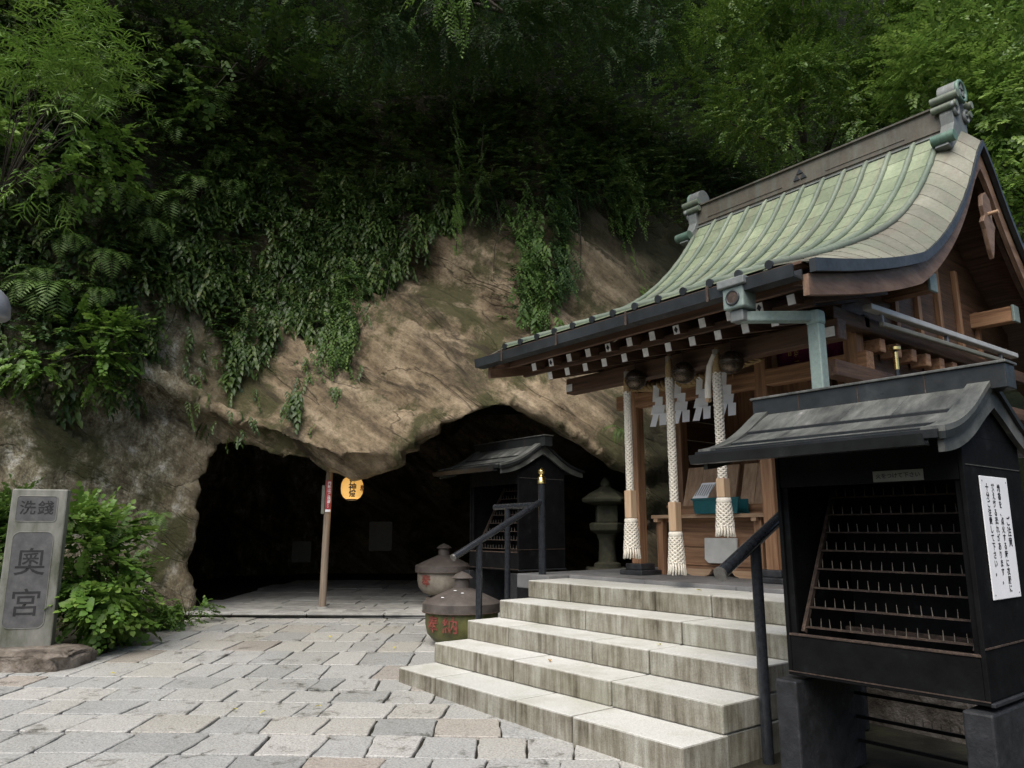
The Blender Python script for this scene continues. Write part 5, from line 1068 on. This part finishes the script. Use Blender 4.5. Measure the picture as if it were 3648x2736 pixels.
ivy_strand('ivy_column', 'dark ragged ivy column beside the bushy one behind the eave', [fz(.95, 8.6), fz(.9, 7.4), fz(.85, 6.2), fz(.85, 5.6)], 240, .15, SMALL, 'l_dark', .8, 1.1, .015)
# leaves over the slopes that no one could count

def on_hill(n, u0, u1, z0, z1, off=.15):
    u = u0 + (u1 - u0) * RNG.random(n); z = z0 + (z1 - z0) * RNG.random(n); D = np.array([hill_D(a, b) for a, b in zip(u, z)]) - off - .5 * RNG.random(n)
    return np.array([P(a, b, c) for a, b, c in zip(u, D, z)])
p = on_hill(2600, -9.5, 8, 7.6, 11.2, .85); o = link_np('brow_undergrowth', spread(DARK + PINN + ROUND, p, orient(np.tile(-FH, (len(p), 1))), .7, 1.3), 'l_ivy'); tag(o, 'leafy undergrowth along the brow of the cliff', 'undergrowth', kind='stuff')
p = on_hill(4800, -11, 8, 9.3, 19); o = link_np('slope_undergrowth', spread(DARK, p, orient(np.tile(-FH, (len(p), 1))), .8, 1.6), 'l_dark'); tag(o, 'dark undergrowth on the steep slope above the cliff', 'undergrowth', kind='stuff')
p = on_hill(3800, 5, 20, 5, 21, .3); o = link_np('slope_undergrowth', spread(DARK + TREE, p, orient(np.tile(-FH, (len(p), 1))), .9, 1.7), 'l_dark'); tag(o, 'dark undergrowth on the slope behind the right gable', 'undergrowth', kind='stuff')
p = on_hill(900, -12, -6.5, 4, 11, .1); o = link_np('bank_undergrowth', spread(DARK + BROAD, p, orient(np.tile(-FH, (len(p), 1))), .8, 1.5), 'l_dark'); tag(o, 'dark undergrowth at the far left of the bank', 'undergrowth', kind='stuff')

# ------------------------------------------------------------------ trees
def tree(name, label, base, crowns, nclump, nspray, tpls, mat, s0, s1, trunk=.14, shade=0.0, cl=.42, droop=-.1, group=None):
    """trunk with limbs to the clumps; each clump a burst of leafy twigs"""
    base = np.array(base, float); e = thing(name, label, 'tree', tuple(base), group); cen = []
    wts = np.array([c[1][0] * c[1][1] * c[1][2] for c in crowns]); wts /= wts.sum()
    for i in range(nclump):
        c, r = crowns[RNG.choice(len(crowns), p=wts)]; d = RNG.normal(0, 1, 3); d /= np.linalg.norm(d); d *= (.45 + .55 * RNG.random() ** .5)
        off = d * np.array(r); cen.append(np.array(c) + off[0] * RT + off[1] * FH + np.array([0, 0, off[2]]))
    cen = np.array(cen); main = np.mean([c for c, _ in crowns], axis=0)
    Ps = []; Ds = []
    for c in cen:
        k = int(nspray * (.6 + .8 * RNG.random())); d = RNG.normal(0, 1, (k, 3)); d[:, 2] = d[:, 2] * .6 + .15; d /= np.linalg.norm(d, axis=1, keepdims=True)
        out = (c - main); out /= max(np.linalg.norm(out), 1e-3); d = d + out * .5; Ps.append(c + d * cl * RNG.random((k, 1)) ** .6); d[:, 2] += droop; Ds.append(d)
    Ps = np.concatenate(Ps); Ds = np.concatenate(Ds); up = np.tile(np.array([[0, 0, 1.0]]), (len(Ps), 1)) + RNG.normal(0, .25, (len(Ps), 3))
    link_np('crown', spread(tpls, Ps - base, frames(Ds, up), s0, s1), mat, e)
    fork = base + (main - base) * .55 + np.array([.1, .1, 0]); tk = MB().tube([(0, 0, -.4), tuple((fork - base) * .5 + np.array([.08, -.05, 0])), tuple(fork - base)], [trunk, trunk * .8, trunk * .6], 10).build('trunk', 'bark', e, 180, local=True)
    for c in cen[:14]:
        m = (fork + c) / 2 + RNG.normal(0, .12, 3) + np.array([0, 0, .15]); MB().tube([tuple(fork - base), tuple(m - base), tuple(c - base)], [trunk * .45, trunk * .25, trunk * .08], 6).build('limb', 'bark', tk, 180, local=True)
    return e
def hb(u, z): return P(u, hill_D(u, z) - .1, z)
tree('leafy_tree', 'dense fine-leaved tree on the slope behind the roof ridge', hb(6.2, 6.5), [(P(5.0, 14.4, 11.6), (1.7, 1.3, 1.3)), (P(6.9, 14.0, 11.9), (1.8, 1.4, 1.6)), (P(5.9, 13.6, 9.6), (1.9, 1.1, 1.1)), (P(7.4, 13.4, 9.0), (1.4, 1.0, 1.2)), (P(8.3, 14.0, 10.4), (1.2, 1.2, 1.5))], 165, 30, TREE, 'l_tree', 1.0, 1.65, .13)
tree('leafy_tree', 'bright broad-leaved tree at the right edge above the gable', hb(9.5, 4.5), [(P(7.6, 11.2, 9.3), (.9, .9, 1.1)), (P(8.2, 11.0, 7.6), (1.1, .9, 1.2)), (P(7.4, 11.4, 7.9), (.6, .7, .8))], 80, 28, BRIGHT, 'l_bright', .75, 1.15, .10)
tree('leafy_tree', 'yellow-green tree filling the upper right corner', hb(10.5, 8), [(P(9.6, 13.3, 11.4), (1.5, 1.0, 1.3)), (P(9.3, 13.0, 9.6), (.9, .9, 1.0))], 80, 30, BRIGHT + PINN, 'l_bright', .8, 1.3, .10)
tree('low_tree', 'low branch of broad leaves beside the right gable edge', hb(9.3, 2.5), [(P(7.15, 10.0, 5.9), (.5, .5, .8)), (P(7.4, 10.2, 4.9), (.5, .5, .6))], 16, 16, BRIGHT, 'l_tree', .8, 1.2, .07)
tree('overhanging_tree', 'dark tree leaning over the cliff top in the middle', hb(-1.8, 14.5), [(P(-3.2, 11.8, 10.9), (2.2, 1.2, .9)), (P(-.4, 11.9, 11.0), (2.0, 1.2, 1.0)), (P(1.8, 12.6, 11.4), (1.6, 1.2, 1.1)), (P(-2.6, 11.9, 10.0), (1.6, .8, .5))], 90, 22, PINN, 'l_dark', .8, 1.4, .15, droop=-.5)
tree('overhanging_tree', 'tree whose lit branch tips hang into the top of the view', hb(-5.2, 14.5), [(P(-1.0, 8.3, 8.6), (.7, .5, .5)), (P(1.55, 8.6, 8.9), (.5, .5, .45)), (P(-3.4, 9.4, 11.2), (1.8, 1.2, .7)), (P(.3, 9.0, 11.0), (2.2, 1.3, .7))], 60, 20, PINN, 'l_light', .7, 1.1, .15, droop=-.7)
tree('overhanging_tree', 'broad dark tree above the view, added to shade the upper cliff', hb(3.5, 15.5), [(P(-2, 10.5, 13.5), (4.2, 2.2, 1.0)), (P(3.6, 11.5, 14), (3.4, 2.0, 1.0)), (P(-6.5, 9.8, 13.6), (2.4, 1.8, 1.0))], 64, 20, DARK, 'l_dark', 1.2, 2.0, .22, cl=.7)  # crown out of view, put in to shade the cliff below
tree('feathery_bush', 'soft bright bamboo-like foliage in the upper left corner', P(-7.6, 8.9, 4.2), [(P(-5.35, 8.0, 7.1), (.5, .5, .6)), (P(-5.05, 8.0, 6.5), (.42, .4, .35)), (P(-5.7, 8.0, 5.6), (.3, .3, .3))], 30, 13, BAMB, 'l_light', .75, 1.2, .018, droop=-.25, cl=.34)
tree('broad_leaved_bush', 'sprays of lit broad leaves on the left bank below the bamboo-like foliage', P(-8.3, 10.4, 5.5), [(P(-6.9, 10.0, 7.5), (.9, .4, .45)), (P(-6.5, 10.3, 6.9), (.6, .4, .5)), (P(-7.6, 9.9, 6.9), (.5, .4, .4))], 30, 9, BROAD, 'l_light', .75, 1.1, .05, cl=.3)
tree('broad_leaved_bush', 'large leaved sprays in the shade near the top of the left bank', hb(-5.4, 10.0), [(P(-5.25, 11.6, 9.2), (.55, .4, .7)), (P(-4.3, 12.3, 10.3), (.6, .4, .35))], 14, 8, BROAD, 'l_fern', .9, 1.4, .05, cl=.28)
tree('seedling_bush', 'small yellow-green bush low on the left bank above the lichened rock', P(-6.4, 10.8, 3.7), [(P(-6.15, 10.55, 4.25), (.35, .25, .35)), (P(-6.0, 10.5, 3.75), (.3, .2, .25)), (P(-6.55, 10.2, 3.75), (.35, .2, .25))], 18, 10, ROUND, 'l_light', .9, 1.3, .02, cl=.2)
# shrubs at the foot of the bank
tree('shrub', 'bushy bright green shrub growing right beside the stone tablet', P(-4.9, 9.35, .08), [(P(-4.72, 8.75, .78), (.22, .2, .34)), (P(-4.80, 8.95, 1.15), (.24, .25, .42)), (P(-4.72, 9.1, .50), (.16, .2, .26)), (P(-5.05, 8.9, 1.45), (.2, .2, .2))], 44, 10, ROUND, 'l_light', 1.0, 1.45, .025, cl=.2)
tree('shrub', 'green shrub at the left edge behind the stone tablet', P(-6.2, 9.0, .1), [(P(-5.92, 8.75, .9), (.22, .25, .6)), (P(-5.98, 8.75, 1.6), (.22, .25, .3)), (P(-5.9, 8.6, .35), (.2, .2, .2))], 34, 14, ROUND, 'l_fern', .85, 1.3, .025, cl=.2)
tree('shrub', 'small fine-leaved plant at the foot of the cave jamb', P(-4.72, 10.6, .16), [(P(-4.66, 10.5, .33), (.22, .2, .14)), (P(-4.42, 10.95, .28), (.16, .15, .1))], 16, 12, SMALL + ROUND, 'l_light', .6, .9, .012, cl=.12)
tree('shrub', 'trailing plant draped over the bank between shrub and jamb', P(-4.85, 9.8, .12), [(P(-4.86, 9.6, .32), (.14, .2, .2)), (P(-4.98, 9.9, .75), (.12, .2, .26))], 14, 10, ROUND, 'l_fern', .7, 1.1, .02, cl=.18)
# ------------------------------------------------------------------ ferns, one by one
FM = [link_np('fern', fern_plant(200 + i, 7, (.52, .62, .46)[i]), 'l_fern').data for i in range(3)]
for o in [o for o in bpy.data.objects if o.name.startswith('fern') and o.parent is None and o.type == 'MESH']: bpy.data.objects.remove(o)
FP = [(-7.53, 8.82), (-6.88, 9.11), (-5.54, 9.6), (-6.33, 9.17), (-6.52, 8.75), (-5.83, 9.07), (-6.55, 6.9), (-6.3, 6.8), (-6.02, 6.95), (-6.68, 6.26), (-6.75, 5.76), (-6.42, 5.6), (-7.05, 5.19), (-6.94, 6.4), (-6.83, 4.91), (-6.50, 5.05), (-6.2, 4.6), (-7.22, 4.75), (-7.3, 6.6), (-5.74, 9.3), (-6.02, 8.3), (-5.55, 8.1), (-4.6, 9.2), (-4.0, 9.5), (-6.1, 6.2), (-5.75, 7.35), (-5.2, 7.8)]
ORD = ['first', 'second', 'third', 'fourth', 'fifth', 'sixth', 'seventh', 'eighth', 'ninth', 'tenth', 'eleventh', 'twelfth', 'thirteenth', 'fourteenth', 'fifteenth', 'sixteenth', 'seventeenth']
up_ = sorted([f for f in FP if f[1] >= 7.2]); lo_ = sorted([f for f in FP if f[1] < 7.2])
def put_fern(x, label, k, s, grp):
    e = thing('fern', label, 'fern', x, grp, YAW + math.pi + random.uniform(-.5, .5)); e.scale = (s, s, s)
    f = bpy.data.objects.new('fronds', FM[k % 3]); COL.objects.link(f); f.parent = e
for nm, lst in (('upper', up_), ('lower', lo_)):
    for i, (u, z) in enumerate(lst):
        m = np.argmin((CV[:, 0] - u) ** 2 + (CV[:, 2] - z) ** 2 + 1e3 * (~front)); w = CW[m] + CN[m] * .34
        put_fern(tuple(w), f'green fern on the left cliff, {ORD[i]} from the left in the {nm} ferns', i, random.uniform(.85, 1.25), 'ferns on the left of the cliff')
for (u, D, z, s, lab) in ((-4.72, 9.05, 1.45, .62, 'fern with arching fronds above the shrub beside the tablet'), (-4.45, 9.5, 1.62, .55, 'small fern against the rock between shrub and jamb'), (-5.70, 8.35, 1.15, .55, 'fern at the left edge overlapping the stone tablet'), (1.62, 10.9, 2.9, .5, 'small dark fern on the rock behind the left bell rope')):
    put_fern(P(u, D, z), lab, 1, s, None)
# ------------------------------------------------------------------ fallen leaves
LV = leaf_tpl(.055, .032, .3, .25, 2); LM = np_mesh('fallen_leaf', LV[0], LV[1], 'l_yellow', np.full(len(LV[0]), .4)); LM2 = np_mesh('fallen_leaf', LV[0], LV[1], 'l_yellow', np.full(len(LV[0]), 1.0))
FL = [(P(-3.90, 7.6, 0), 'a paving stone left of the courtyard'), (P(-2.2, 6.3, 0), 'the paving below the shrub'), (P(-1.95, 6.25, 0), 'the paving just right of another'), (P(-2.3, 9.7, 0), 'the paving in front of the cave kerb'), (P(-2.1, 10.6, 0), 'the far paving by the kerb'), (P(-1.55, 6.4, 0), 'a dark stained paving stone'), (P(-1.35, 9.0, 0), 'the paving before the green urn'), (P(-1.0, 10.2, 0), 'the far paving left of the green urn')]
for i, (w, lab) in enumerate(FL):
    D = w[0] * FH[0] + w[1] * FH[1]; o = bpy.data.objects.new('fallen_leaf', LM); COL.objects.link(o); o.location = (w[0], w[1], gz(D) + .02); o.rotation_euler = (.1, .2, i * 1.7); tag(o, 'yellow fallen leaf on ' + lab, 'leaf', 'fallen leaves')
for w, lab, me in (((-4.35, 5.55, RS * 5 + .012), 'yellow fallen leaf on the top step', LM), ((-4.95, 4.33, RS * 2 + .012), 'brown curled leaf on the second step', LM2), ((-4.1, 4.72, RS * 3 + .012), 'pale fallen leaf on the third step', LM), ((-3.15, 4.15, .0), 'brown leaf on the mossy ground by the right handrail post', LM2)):
    o = bpy.data.objects.new('fallen_leaf', me); COL.objects.link(o); o.location = w; o.rotation_euler = (.15, -.1, w[0] * 3); tag(o, lab, 'leaf', 'fallen leaves')
